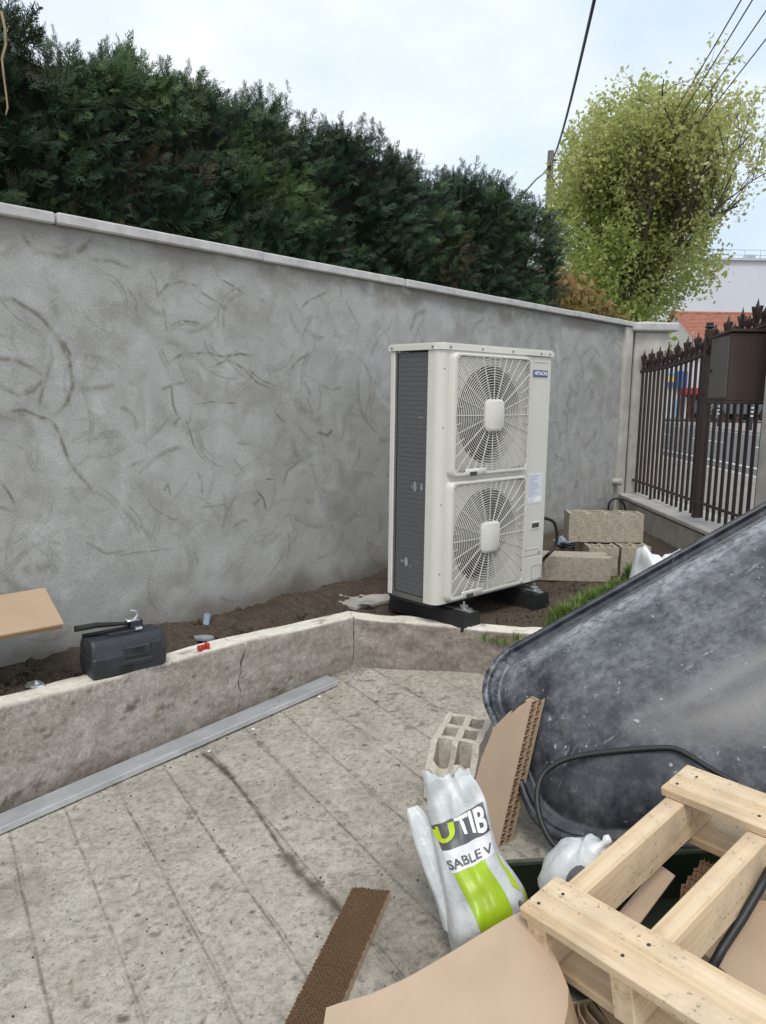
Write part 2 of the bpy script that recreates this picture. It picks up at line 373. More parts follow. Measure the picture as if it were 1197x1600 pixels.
def bag_mat():
    m = NT('sand_bag_film'); v = m.coord(); n = m.noise(v, 11, 5, .6, .5)
    col = m.ramp(n, [(.3, (.60, .63, .64)), (.7, (.78, .80, .81))]); m.bump(m.noise(v, 24, 4, .5, 2), .35, .008)
    m.fin(col, .3, 0, .5); tp = m.n('ShaderNodeBsdfTransparent', {0: (.8, .82, .84)}); mx = m.n('ShaderNodeMixShader', {0: m.ramp(n, [(.3, .34), (.7, .12)])}); m.t.links.new(m.b.outputs[0], mx.inputs[1]); m.t.links.new(tp.outputs[0], mx.inputs[2]); m.t.links.new(mx.outputs[0], m.t.nodes['Material Output'].inputs[0])
    return m
bag_mat()
simple('bag_green', (.34, .50, .012), .35, .1, 12); simple('bag_grey', (.10, .10, .11), .4, .15, 12); simple('bag_white', (.72, .72, .74), .4, .05, 10); simple('bag_lime', (.47, .60, .02), .35, .05, 10)
#--BODY--
# ================================================================== SETTING
STREET = CAMZ - 1.3
FX = 2.62                                   # fence line runs along +Y at this x
WEND = np.array([2.50, 7.99])               # where garden wall meets the fence pillar
wpt = lambda s: (W0 + WD*s)
# ground sheet at street level, outside the sunken yard
p = [wpt(-60)[:2]+WN[:2]*.1, WEND+WN[:2]*.1, (2.84, 8.3), (2.84, -80), (900, -80), (900, 900), (-900, 900), (-900, -80)]
g = MB(); g.add([(x, y, STREET-.03) for x, y in p], [tuple(range(len(p)))[::-1]])
tag(g.build('ground', 'pavement'), kind='structure')
# road, pavements, markings
def sheet(name, poly, z, mat, par=None):
    m = MB(); m.add([(x, y, z) for x, y in poly], [tuple(range(len(poly)))]); o = m.build(name, mat, par)
    if par is None: tag(o, kind='structure')
    return o
sheet('road', [(6.2, -40), (14.6, -40), (14.6, 41), (-40, 41), (-40, 30), (6.2, 30)], STREET-.02, 'asphalt')
m = MB(); m.box((4.55, -3, STREET-.06), (3.2, 60, .16)); tag(m.build('pavement', 'pavement'), kind='structure')
m = MB(); m.box((6.24, -3, STREET-.06), (.16, 60, .15)); tag(m.build('kerb', 'kerb_stone'), kind='structure')
m = MB(); m.box((34.8, 0, STREET-.05), (40, 82, .2)); m.box((-12, 51.2, STREET-.06), (53.5, 20, .2)); tag(m.build('far_pavement', 'pavement'), kind='structure')
m = MB(); m.box((14.7, 0, STREET-.055), (.16, 82, .2)); tag(m.build('far_kerb', 'kerb_stone'), kind='structure')
for i in range(9):
    y = 6+i*4.4; sheet('lane_marking', [(10.3, y), (10.45, y), (10.45, y+2.4), (10.3, y+2.4)], STREET-.015, 'road_paint')
sheet('edge_marking', [(7.1, 4), (7.24, 4), (7.24, 28), (7.1, 28)], STREET-.015, 'road_paint')
sheet('edge_marking', [(13.9, 4), (14.02, 4), (14.02, 38), (13.9, 38)], STREET-.015, 'road_paint')

# ---- patio: one sloped slab with pressed grooves
GD = np.array([math.cos(R(-57.3)), math.sin(R(-57.3))]); GN = np.array([-GD[1], GD[0]])
OFFS = [.11, .32, .505, .70, .92, 1.128, 1.352, 1.57, 1.79, 2.0, 2.2, 2.4, 2.61]
xs = np.arange(-2.0, 1.35, .0068); ys = np.arange(1.35, 4.35, .0068)
X, Y = np.meshgrid(xs, ys, indexing='ij')
Zp = pz(X, Y) + (fbm(X*2.5, Y*2.5, 3)-.5)*.010 + (fbm(X*40, Y*40, 3)-.5)*.0035
gu = X*GN[0]+Y*GN[1]; gs = X*GD[0]+Y*GD[1]
dark = np.zeros_like(X); wet = np.zeros_like(X)
for k, o in enumerate(OFFS):
    off = o + (fbm(gs*1.5+k*9, gs*0+k, 2)-.5)*.03
    d = np.abs(gu-off); st = ss(.34, .56, fbm(gs*3.1+k*3.7, gu*0+k*1.3, 3))
    wdt = .0058
    gpro = np.exp(-(d/wdt)**2)*(.35+.65*st)
    Zp -= gpro*.003
    blot = np.exp(-(d/.022)**2)*ss(.56, .75, fbm(gs*4+k*5.3, gu*9, 3)); dark = np.maximum(dark, blot*.25)
# the long stained crack
for (ppx, w, a) in [([(318, 1176), (335, 1190), (352, 1205), (362, 1216)], .015, .95), ([(362, 1216), (409, 1278), (445, 1335)], .0055, 1.), ([(445, 1335), (470, 1365), (498, 1392), (535, 1425)], .020, .85)]:
    P = [patio(*q)[:2] for q in ppx]
    for A_, B_ in zip(P[:-1], P[1:]):
        ab = B_-A_; t = np.clip(((X-A_[0])*ab[0]+(Y-A_[1])*ab[1])/(ab@ab), 0, 1); dd = np.hypot(X-A_[0]-t*ab[0], Y-A_[1]-t*ab[1]) + (fbm(X*30, Y*30, 3)-.5)*w*1.6
        gsn = np.exp(-(np.maximum(dd, 0)/w)**2)*a; wet = np.maximum(wet, gsn); Zp -= gsn*.002
# damp, dirty zone on the right by the sand bag and small dropped mud spots
q0 = patio(640, 1450)[:2]; dd = np.hypot((X-q0[0]-.05)/.30, (Y-q0[1]-.05)/.42) + (fbm(X*5, Y*5, 4)-.5)*.7
wet = np.maximum(wet, .34*ss(1.15, .6, dd))
q0 = patio(25, 1400)[:2]; dd = np.hypot((X-q0[0])/.16, (Y-q0[1])/.14) + (fbm(X*6, Y*6, 4)-.5)*.8
dark = np.maximum(dark, .3*ss(1.0, .6, dd))
sp = ss(.73, .80, fbm(X*44, Y*44, 3, .5)); dark = np.maximum(dark, sp*.6); sp = ss(.735, .78, fbm(X*15+40, Y*21, 4, .5)); dark = np.maximum(dark, sp*.55)
dark = np.maximum(dark,   .16*ss(.52, .72, fbm(X*3.3+9, Y*3.3, 5, .62)))
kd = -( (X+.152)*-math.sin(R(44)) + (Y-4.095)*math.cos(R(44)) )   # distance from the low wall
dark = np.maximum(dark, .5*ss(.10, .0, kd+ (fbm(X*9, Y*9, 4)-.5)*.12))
for (px_, py_, r_) in [(192, 1592, .022), (446, 1278, .014), (590, 1096, .015), (622, 1195, .012), (255, 1345, .010), (345, 1330, .012), (215, 1430, .010), (395, 1425, .010), (283, 1485, .012), (150, 1470, .009), (570, 1165, .013)]:
    q0 = patio(px_, py_)[:2]; dd = np.hypot((X-q0[0])*.8, Y-q0[1]) + (fbm(X*45, Y*45, 2)-.5)*r_; dark = np.maximum(dark, .85*ss(r_, r_*.5, dd))
V = np.stack([X, Y, Zp], -1).reshape(-1, 3)
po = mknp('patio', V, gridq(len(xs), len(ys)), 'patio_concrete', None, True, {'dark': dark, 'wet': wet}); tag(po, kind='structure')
# the rest of the slab around it (same level), laid 6 mm lower under the detailed part
m = MB()
def pq(x0, x1, y0, y1, dz=0.): m.add([(x, y, pz(x, y)+dz) for x, y in ((x0, y0), (x1, y0), (x1, y1), (x0, y1))], [(0, 1, 2, 3)])
pq(-12, 2.84, -12, 1.36); pq(-12, -1.99, 1.36, 4.4); pq(1.34, 2.84, 1.36, 4.4); 
o = m.build('patio_surround', 'patio_concrete'); tag(o, kind='structure')

VV = []; FF = []; k = 0; bm0 = bmesh.new(); bmesh.ops.create_icosphere(bm0, subdivisions=1, radius=1); cv = np.array([v.co for v in bm0.verts]); cf = np.array([[v.index for v in f.verts] for f in bm0.faces]); bm0.free()
for i in range(700):
    if i < 300: s_ = rng.uniform(-1.9, 0); P = np.array([-.152, 4.095])+np.array([math.cos(R(44)), math.sin(R(44))])*s_ + np.array([math.sin(R(44)), -math.cos(R(44))])*(.01+abs(rng.normal(0, .09)))
    else: P = np.array([rng.uniform(-1.7, 1.0), rng.uniform(1.5, 4.0)])
    if (P[0]+.152)*-math.sin(R(44))+(P[1]-4.095)*math.cos(R(44)) > -.005 or (P[0]+.152)*.268+(P[1]-4.095)*.963 > -.01: continue
    VV.append(cv*rng.uniform(.0012, .0042)*rng.uniform(.6, 1.3, 3)+np.array([P[0], P[1], pz(*P)+.001])); FF.append(cf+k); k += len(cv)
tag(mknp('patio_grit', np.vstack(VV), np.vstack(FF), 'soil'), 'fine dark grit and crumbs scattered over the patio', 'grit', kind='stuff')
# ---- low planter wall (two legs, cracked into segments)
KA = np.array([-.152, 4.095]); KB = np.array([.715, 3.854])
dl = np.array([math.cos(R(44)), math.sin(R(44))]); dr = (KB-KA)/np.linalg.norm(KB-KA)
TH = .115; KTOP = SOIL+.012
SPOTS = []
for (a_, b_, r_) in [(202, 1106, .022), (212, 1096, .012), (252, 1106, .02), (264, 1104, .014), (305, 1099, .014), (65, 1140, .010), (75, 1150, .012), (90, 1108, .010), (20, 1245, .03), (60, 1225, .022), (8, 1262, .02), (130, 1195, .014), (118, 1196, .01), (145, 1178, .012), (430, 1075, .014), (455, 1060, .012), (480, 1052, .012)]:
    P_ = onplane(a_, b_, np.array([*KA, 0]), np.array([-dl[1], dl[0], 0])); SPOTS.append((float((P_[:2]-KA)@dl), float(P_[2]), r_))
def leg(org, d, s0, s1, name, par, endfn, startfn, topfn, rd=0.):
    """d along; outer face looks to the right of d (towards the patio)"""
    nrm = np.array([-d[1], d[0]])          # towards the soil
    H = np.linspace(0, 1, 30); T = np.linspace(0, 1, 10)[1:]; I = np.linspace(1, 0, 6)[1:]
    sec = [(0., h) for h in H]+[(t, 1.) for t in T]+[(1., h) for h in I]
    ns = int(abs(s1-s0)/.012)+2
    V = np.zeros((len(sec), ns, 3)); top = np.zeros((len(sec), ns)); dirt = np.zeros((len(sec), ns))
    for i, (t, h) in enumerate(sec):
        a = startfn(t, h); b = endfn(t, h); s = np.linspace(a, b, ns)
        # rounded, worn edges
        x = org[0]+d[0]*s; y = org[1]+d[1]*s
        zb = pz(x, y)-.03; zt = topfn(s); z = zb+(zt-zb)*h
        off = t*TH + (fbm(s*6+3, z*14+t*5, 4)-.5)*.016 + (fbm(s*30, z*60+t*20, 3)-.5)*.006
        if t == 0 and h > .93: off = off + (h-.93)/.07*.004*(fbm(s*9, s*0, 3))*1.6
        z = z + ((fbm(s*7+t*3, t*4+s*0, 3)-.5)*.012 if h == 1. else 0)
        V[i, :, 0] = x+nrm[0]*off; V[i, :, 1] = y+nrm[1]*off; V[i, :, 2] = z
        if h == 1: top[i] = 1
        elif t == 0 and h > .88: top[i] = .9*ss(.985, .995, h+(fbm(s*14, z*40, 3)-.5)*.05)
        if t == 0:
            n_ = fbm(s*7, z*11, 4); dirt[i] = .55*ss(.60, .78, fbm(s*16+30, z*34, 5, .6)) * ss(.95, .4, h)
            dirt[i] = np.maximum(dirt[i], .5*ss(.42, .0, h+(fbm(s*13, z*16, 5, .62)-.5)*.9)); dirt[i] = np.maximum(dirt[i], .8*ss(.74, .79, fbm(s*22, z*30+9, 4)))
            for (sa_, za_, ra_) in SPOTS: dirt[i] = np.maximum(dirt[i], (1-rd)*1.1*ss(ra_, ra_*.3, np.hypot((s-sa_)*.6, z-za_)+(fbm(s*60, z*60, 2)-.5)*ra_*1.3))
            dirt[i] = np.maximum(dirt[i], rd*(.25+.45*ss(.42, .68, fbm(s*12+70, z*15, 5, .6))))
        else: dirt[i] = .6*ss(.62, .75, fbm(s*10, t*3+s*0+40, 4))
    vv = V.reshape(-1, 3); q = gridq(len(sec), ns)
    # end caps as fans
    n0 = len(vv); c0 = V[:, 0].mean(0); c1 = V[:, -1].mean(0)
    vv = np.vstack([vv, c0, c1]); cap = []
    for i in range(len(sec)-1):
        cap.append((n0, i*ns, (i+1)*ns, (i+1)*ns)); cap.append((n0+1, (i+1)*ns+ns-1, i*ns+ns-1, i*ns+ns-1))
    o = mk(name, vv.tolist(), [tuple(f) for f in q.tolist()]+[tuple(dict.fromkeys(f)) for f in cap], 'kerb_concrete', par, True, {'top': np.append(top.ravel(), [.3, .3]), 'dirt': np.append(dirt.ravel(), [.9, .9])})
    o.data.set_sharp_from_angle(angle=R(50)); return o
kr = empty('planter_wall', (0, 0, 0), 0, 'low cracked concrete planter wall with pale top edging the soil bed', 'low wall')
ang = math.acos(float(dl@dr)); half = math.tan(ang/2)
Pc = onplane(380, 1002, np.array([*KA, 0]), np.array([-dl[1], dl[0], 0]))[:2]; SC = float((Pc-KA)@dl)
def jag(t, h):
    if t > 0: return .012*math.sin(t*9)-.10*t*TH/TH*.6
    return -.045*(1-h) + .012*math.sin(h*7)+.006*math.sin(h*23) + (.012 if h > .62 else 0)
ltop = lambda s: KTOP + .016*np.exp(-((s-SC)/.35)**2) + .0*s
rtop = lambda s: KTOP + .0*s + (fbm(s*3, s*0, 2)-.5)*.02
leg(KA, dl, -3.6, SC, 'wall_segment', kr, lambda t, h: SC+jag(t, h)-.003, lambda t, h: -3.6, ltop)
leg(KA, dl, SC, 0, 'wall_segment', kr, lambda t, h: 0+t*TH*half-.002, lambda t, h: SC+jag(t, h)+.003+(.006 if (t == 0 and h > .62) else 0), ltop)
leg(KA, dr, 0, 2.3, 'wall_segment', kr, lambda t, h: 2.3, lambda t, h: -t*TH*half+.002, rtop, .8)

# ---- soil bed
xs = np.arange(-3.2, 2.5, .014); ys = np.arange(1.6, 8.1, .014)
X, Y = np.meshgrid(xs, ys, indexing='ij')
kl = (X-KA[0])*-dl[1]+(Y-KA[1])*dl[0]; krr = (X-KA[0])*-dr[1]+(Y-KA[1])*dr[0]
wl = -((X-W0[0])*WN[0]+(Y-W0[1])*WN[1])          # distance in front of the garden wall
inside = (np.maximum(kl, krr) > .05) & (wl > -.05)
clod = fbm(X*7, Y*7, 5, .62); fl = ss(.1, .8, X+ (fbm(X*2, Y*2, 2)-.5))   # trodden flatter round the unit
Zs = SOIL - .015 + (fbm(X*1.7, Y*1.7, 3)-.5)*.05*(1-.6*fl) + (clod-.5)*.10*(1-.72*fl) + (fbm(X*34, Y*34, 3)-.5)*.02*(1-.5*fl)
Zs += .045*ss(.45, .0, wl)*(1-.6*fl)
Zs = np.minimum(Zs, SOIL - .005 + ss(.1, .25, np.maximum(kl, krr))*.08)
Q = gridq(len(xs), len(ys)); keep = inside.ravel()[Q].all(1); Q = Q[keep]
used = np.unique(Q); rm = -np.ones(X.size, int); rm[used] = np.arange(len(used))
V = np.stack([X, Y, Zs], -1).reshape(-1, 3)[used]
tag(mknp('soil', V, rm[Q], 'soil', None, True), kind='structure')
# loose clods and pebbles
bm0 = bmesh.new(); bmesh.ops.create_icosphere(bm0, subdivisions=1, radius=1); cv = np.array([v.co for v in bm0.verts]); cf = np.array([[v.index for v in f.verts] for f in bm0.faces]); bm0.free()
VV = []; FF = []; k = 0
for i in range(2600):
    s = rng.uniform(-3, 3.4); t = abs(rng.normal(.12, .22)) if s < -.2 else rng.uniform(.02, 1.3)
    P = wpt(s)[:2] - WN[:2]*t
    a = (P[0]-KA[0])*-dl[1]+(P[1]-KA[1])*dl[0]; b = (P[0]-KA[0])*-dr[1]+(P[1]-KA[1])*dr[0]
    if max(a, b) < TH+.02 or P[0] > 2.3: continue
    r_ = rng.uniform(.004, .014)*(1 if s < -.2 else .55)
    if rng.random() < .06 and s < -.2: r_ *= 2
    zc = SOIL - .01 + .03*max(0, 1-t/.4)*(1 if s < 0 else 0)
    VV.append(cv*(r_*rng.uniform(.6, 1.2, 3))*(1+rng.uniform(-.25, .25, (len(cv), 1))) + np.array([P[0], P[1], zc])); FF.append(cf+k); k += len(cv)
tag(mknp('soil_clods', np.vstack(VV), np.vstack(FF), 'soil'), 'loose dark clods of earth scattered along the wall foot', 'clods', kind='stuff')

# ---- garden wall: rendered face painted with trowel strokes
WT = CAMZ+.70                                  # top of render, coping above
gw = empty('garden_wall', (*wpt(0)[:2], 0), WA, 'tall grey cement-rendered garden wall with swirling trowel marks', 'wall')
ss_ = np.arange(-2.3, 4.62, .007); zz = np.arange(SOIL-.12, WT+.001, .007); zz[-1] = WT
Sg, Zg = np.meshgrid(ss_, zz, indexing='ij')
stroke = np.zeros_like(Sg); pale = np.zeros_like(Sg); hgt = np.zeros_like(Sg)
def paint(pts, w, a, arr=stroke, jitter=.5, ragged=1.):
    P = np.array(pts, float); lo = P.min(0)-w*3; hi = P.max(0)+w*3
    i0, i1 = np.searchsorted(ss_, [lo[0], hi[0]]); j0, j1 = np.searchsorted(zz, [lo[1], hi[1]])
    if i1 <= i0 or j1 <= j0: return
    sx = Sg[i0:i1, j0:j1]; sz = Zg[i0:i1, j0:j1]; best = np.full(sx.shape, 9.); par = np.zeros(sx.shape)
    n = len(P)-1
    for k in range(n):
        ab = P[k+1]-P[k]; t = np.clip(((sx-P[k, 0])*ab[0]+(sz-P[k, 1])*ab[1])/(ab@ab+1e-9), 0, 1)
        d = np.hypot(sx-P[k, 0]-t*ab[0], sz-P[k, 1]-t*ab[1]); m_ = d < best; best[m_] = d[m_]; par[m_] = ((k+t)/n)[m_]
    taper = np.clip(np.minimum(par, 1-par)*5+.25, 0, 1)
    n_ = fbm(sx*38, sz*38, 3)
    val = np.exp(-(best/(w*(.5+.5*taper)))**2)*(1-ragged*.6*ss(.4, .75, n_))*a*taper
    arr[i0:i1, j0:j1] = np.maximum(arr[i0:i1, j0:j1], val)
    hgt[i0:i1, j0:j1] += val*.0012
def arc(c, r, a0, a1, n=10, ecc=1., tilt=0):
    t = np.linspace(a0, a1, n); x = np.cos(t)*r; z = np.sin(t)*r*ecc
    return [(c[0]+x[i]*math.cos(tilt)-z[i]*math.sin(tilt), c[1]+x[i]*math.sin(tilt)+z[i]*math.cos(tilt)) for i in range(n)]
wpx = lambda L_: [onwall(*q) for q in L_]
# the marks that can be told apart in the photograph
for pts, w, a in [
    ([(-20, 465), (20, 468), (60, 492), (92, 530), (108, 565), (114, 600), (104, 630), (86, 650)], .012, .95),
    ([(82, 528), (100, 538), (112, 560)], .012, .9),
    ([(-15, 560), (20, 562), (50, 575), (70, 590)], .012, .7), ([(78, 535), (82, 560), (72, 590), (50, 612), (25, 620)], .010, .7),
    ([(10, 645), (35, 640), (62, 652), (78, 655)], .009, .8), ([(75, 585), (66, 610), (60, 640)], .008, .7), ([(-10, 600), (30, 618), (55, 600)], .010, .6),
    ([(78, 655), (92, 675), (100, 700), (108, 722)], .010, .9), ([(108, 722), (130, 750), (150, 775)], .012, .5),
    ([(27, 348), (38, 372), (58, 392), (85, 400), (118, 396), (140, 380), (148, 362)], .020, .7),
    ([(40, 350), (52, 370), (70, 385), (95, 388), (120, 380)], .010, .6),
    ([(0, 750), (14, 770), (24, 790)], .007, .8), ([(-5, 790), (20, 800), (30, 795)], .007, .6),
    ([(245, 465), (262, 445), (285, 440), (312, 448)], .008, .75), ([(232, 418), (244, 440), (247, 470)], .007, .6),
    ([(312, 455), (335, 470), (362, 488)], .007, .7), ([(345, 437), (365, 448), (382, 460)], .006, .8),
    ([(255, 478), (258, 500), (262, 520)], .006, .7), ([(264, 510), (285, 501), (315, 506)], .006, .85), ([(266, 515), (290, 505), (318, 512)], .006, .6),
    ([(265, 565), (285, 553), (325, 551), (350, 558), (375, 553), (403, 557)], .008, .85), ([(330, 575), (355, 562), (380, 575), (400, 597), (430, 610)], .009, .8),
    ([(250, 610), (275, 600), (300, 595)], .010, .6), ([(268, 600), (270, 630), (278, 655)], .007, .8), ([(290, 655), (297, 675), (304, 700)], .005, .9),
    ([(305, 632), (335, 627), (372, 631)], .005, .95), ([(272, 665), (282, 650)], .006, .8),
    ([(385, 575), (410, 595), (435, 605)], .007, .8), ([(452, 578), (470, 560), (485, 553)], .005, .85), ([(430, 645), (445, 660)], .006, .7),
    ([(500, 600), (520, 610), (535, 605)], .006, .7), ([(495, 675), (512, 680), (520, 672)], .012, .9), ([(480, 620), (490, 650), (500, 672)], .008, .5),
    ([(192, 735), (210, 725), (228, 718)], .006, .7), ([(255, 770), (262, 757), (267, 775)], .006, .7), ([(308, 735), (316, 755), (315, 775)], .006, .7),
    ([(442, 760), (450, 735), (470, 720)], .006, .8), ([(415, 748), (428, 750)], .005, .9), ([(400, 765), (412, 780), (416, 800)], .007, .9), ([(395, 790), (408, 778)], .006, .8),
    ([(352, 810), (358, 790), (370, 775)], .006, .7), ([(362, 825), (380, 812), (390, 815)], .007, .6), ([(315, 793), (340, 790), (365, 785)], .006, .6),
    ([(225, 770), (240, 795), (270, 812), (290, 808)], .007, .6), ([(450, 830), (452, 855), (448, 875)], .005, .7), ([(300, 855), (310, 880)], .007, .5),
    ([(180, 868), (230, 862), (278, 857)], .004, .6), ([(130, 845), (165, 865), (205, 860)], .008, .5), ([(55, 830), (70, 845), (95, 850)], .007, .5),
    ([(470, 482), (482, 470), (515, 455)], .006, .8), ([(540, 470), (560, 510), (552, 545)], .008, .5), ([(565, 560), (580, 590), (575, 640)], .012, .45),
    ([(200, 450), (212, 470), (214, 490)], .010, .7), ([(140, 405), (175, 408), (205, 420)], .010, .6), ([(120, 555), (160, 560), (180, 580)], .022, .45), ([(115, 610), (165, 605), (180, 600)], .016, .45),
    ([(735, 520), (745, 505), (760, 495)], .02, .5), ([(640, 520), (650, 490), (670, 485)], .02, .5), ([(880, 600), (888, 640), (884, 690)], .012, .5), ([(905, 560), (925, 540), (940, 560)], .012, .5),
    ]: paint(wpx(pts), w*.9, min(1, a*1.0))
for i in range(760):          # bundles of parallel scratches left by the trowel edge
    c = (rng.uniform(-2.8, 4.5), rng.uniform(SOIL+.25, WT-.08)); r_ = rng.uniform(.06, .42); a0 = rng.uniform(0, 6.28); sp_ = min(rng.uniform(.06, .30)/r_*1.6, 2.2); ec = rng.uniform(.7, 1.1); tl = rng.uniform(0, 3); am = rng.uniform(.12, .60)
    for k in range(rng.integers(1, 5)):
        q = a0+rng.uniform(-.15, .15); paint(arc(c, r_+k*rng.uniform(.008, .018), q, q+sp_*rng.uniform(.5, 1.), 10, ec, tl), rng.choice([.0035, .005, .007]), am*rng.uniform(.5, 1.), ragged=.7)
for i in range(130):           # broader smears
    c = (rng.uniform(-2.8, 4.5), rng.uniform(SOIL+.25, WT-.1)); a0 = rng.uniform(0, 6.28)
    paint(arc(c, rng.uniform(.08, .3), a0, a0+rng.uniform(.5, 1.6), 10, rng.uniform(.6, 1.1), rng.uniform(0, 3)), rng.uniform(.014, .035), rng.uniform(.15, .4))
for i in range(150):
    c = (rng.uniform(-3, 4.4), rng.uniform(SOIL+.2, WT-.05)); r_ = rng.uniform(.08, .4); a0 = rng.uniform(0, 6.28)
    paint(arc(c, r_, a0, a0+rng.uniform(.4, 1.3), 8, rng.uniform(.6, 1.1), rng.uniform(0, 3)), rng.uniform(.02, .07), rng.uniform(.3, .75), pale)
stroke = np.maximum(stroke, .26*ss(.56, .80, fbm(Sg*3.1+4, Zg*4.2, 5, .6)))
earth = .75*ss(.20, .02, (Zg-SOIL) + (fbm(Sg*6, Zg*6, 4)-.5)*.22)
n_ = fbm(Sg*5, Zg*9+30, 4); stroke = np.maximum(stroke, .5*ss(.05, .0, (WT-Zg)*.35+(n_-.5)*.09))  # ragged darker band along the top edge of the render
V = np.stack([Sg, -hgt - (fbm(Sg*2.2, Zg*2.2, 4)-.5)*.010, Zg], -1).reshape(-1, 3)
mknp('render_coat', V, gridq(len(ss_), len(zz))[:, ::-1], 'cement_render', gw, True, {'stroke': stroke, 'pale': pale, 'earth': earth})
m = MB(); m.box((.75, .11, (SOIL-.3+WT)/2-.003), (7.9, .19, WT-SOIL+.3)); m.box((-7.5, .105, (SOIL-.3+WT)/2-.003), (8.6, .2, WT-SOIL+.3)); m.build('wall_core', 'old_render', gw)
sj = [onwall(83, 345)[0], onwall(405, 400)[0], onwall(628, 437)[0]]; step = (sj[2]-sj[0])/2
ed = [sj[0]-step*k for k in range(6, 0, -1)]+sj
while ed[-1]+step < 4.4: ed.append(ed[-1]+step)
ed.append(4.52)
for a, b in zip(ed[:-1], ed[1:]):
    m = MB(); m.box(((a+b)/2, .105, WT+.025), (b-a-.006, .29, .047), bev=.006)
    o = m.build('coping_stone', 'coping_stone', gw); o.rotation_euler = (random.uniform(-.004, .004), random.uniform(-.001, .001), 0)
sq0 = onwall(972, 560)[0]; m = MB(); m.box(((sq0+4.56)/2, -.006, (SOIL-.1+WT-.004)/2), (4.56-sq0, .05, WT-.004-SOIL+.1), bev=.006); m.build('end_pilaster', 'pillar_render', gw)
# pipe stub poking out of the wall
P = onwall(958, 752); m = MB(); pp = W0+WD*P[0]
o = empty('wall_pipe', (pp[0], pp[1], P[1]), WA, 'stubby grey pipe end poking out of wall beside the corner pillar', 'pipe')
m.cyl((0, .02, 0), (0, -.09, 0), .03); m.build('pipe', 'pillar_render', o); m = MB(); m.cyl((0, -.06, 0), (0, -.10, 0), .036); m.build('collar', 'coping_stone', o)

# ---- pillars and fence
def pillar(name, x0, x1, y0, y1, z0, z1, label, capz=.075, over=.07):
    cx, cy = (x0+x1)/2, (y0+y1)/2; t = empty(name, (cx, cy, z0), 0, label, 'pillar')
    m = MB(); m.box((0, 0, (z1-z0)/2), (x1-x0, y1-y0, z1-z0), bev=.012); m.build('shaft', 'pillar_render', t)
    m = MB(); w, d = x1-x0+2*over, y1-y0+2*over; h = z1-z0
    m.box((0, 0, h+capz/2), (w, d, capz), bev=.014); m.add([(-w/2+.02, -d/2+.02, h+capz-.002), (w/2-.02, -d/2+.02, h+capz-.002), (w/2-.02, d/2-.02, h+capz-.002), (-w/2+.02, d/2-.02, h+capz-.002), (0, 0, h+capz+.03)], [(0, 1, 4), (1, 2, 4), (2, 3, 4), (3, 0, 4)])
    m.build('cap', 'coping_stone', t); return t
PTOP = CAMZ+.665
pillar('gate_pillar', 2.53, 2.88, 7.98, 8.33, SOIL-.3, PTOP, 'pale rendered corner pillar with flat cap where wall meets fence', .085)
pillar('gate_pillar', 2.505, 2.88, 4.72, 5.15, SOIL-.4, CAMZ+1.10, 'tall pale pillar at the right edge behind the brown box', .09, .05)
m = MB(); LT = CAMZ-1.0
fw = empty('fence_wall', (2.66, 6.6, SOIL-.3), 0, 'low sloping rendered wall carrying the brown iron fence', 'low wall')
m.box((0, 0, (LT-SOIL+.3)/2-.02), (.40, 2.84, LT-SOIL+.26), bev=.008); m.build('wall_body', 'old_render', fw)
m = MB(); m.box((0, 0, LT-SOIL+.3-.005), (.43, 2.835, .04), bev=.008); m.build('capping', 'pillar_render', fw)
def railz(y):
    t = [(8.2, .265), (7.7, .27), (7.3, .285), (6.9, .31), (6.4, .36), (5.9, .44), (5.5, .50), (5.1, .53)]
    return CAMZ + float(np.interp(-y, [-a for a, b in t], [b for a, b in t]))
fe = empty('iron_fence', (FX, 6.6, LT), 0, 'dark brown wrought iron fence with spear finials on low wall', 'fence')
loc = lambda x, y, z: (x-FX, y-6.6, z-LT)
def finial(big):
    m = MB(); h = .17 if big else .10
    m.bar((0, 0, 0), (0, 0, h*.9), .022, .016); 
    m.add([(-.011, -.009, h*.85), (.011, -.009, h*.85), (.011, .009, h*.85), (-.011, .009, h*.85), (.004, 0, h*1.22)], [(0, 1, 4), (1, 2, 4), (2, 3, 4), (3, 0, 4)])
    for s in (-1, 1):
        m.bar((0, s*.006, h*.12), (0, s*.045, h*.88), .020, .013); m.bar((s*.003, 0, h*.15), (s*.028, 0, h*.80), .018, .012)
    m.box((0, 0, h*.12), (.034, .034, .02))
    me = bpy.data.meshes.new('finial'); me.from_pydata(m.v, [], m.f); fix(me); me.materials.append(MATS['iron_brown']); return me
fbig, fsml = finial(True), finial(False)
ring = MB(); ring.tube([(0, math.cos(a)*.026, .032+math.sin(a)*.026) for a in np.linspace(0, 2*math.pi, 13)], .006, 5, False)
rme = bpy.data.meshes.new('ring'); rme.from_pydata(ring.v, [], ring.f); fix(rme); rme.materials.append(MATS['iron_brown'])
by = list(np.linspace(7.93, 6.48, 14))+list(np.linspace(6.26, 5.24, 10))
for i, y in enumerate(by):
    zr = railz(y); zb = LT+.045 - (.045 if i % 7 == 4 else random.uniform(0, .02)); m = MB(); hh = zr-zb+.012
    m.tube([(0, 0, 0), (0, 0, hh)], .0145, 8)
    b = m.build('bar', 'iron_brown', fe, True, angle=50); b.location = loc(FX, y, zb)
    f = bpy.data.objects.new('finial', fbig if i % 2 == 0 else fsml); C.objects.link(f); f.parent = b; f.location = (0, 0, hh); f.rotation_euler = (0, 0, random.uniform(-.3, .3))
    if i+1 < len(by) and i != 13:
        rg = bpy.data.objects.new('scroll_ring', rme); C.objects.link(rg); rg.parent = fe; ym = (y+by[i+1])/2; rg.location = loc(FX, ym, railz(ym)+.01)
m = MB(); m.tube([loc(FX, y, railz(y)) for y in np.linspace(8.02, 5.16, 22)], .017, 8); m.build('top_rail', 'iron_brown', fe, True, angle=60)
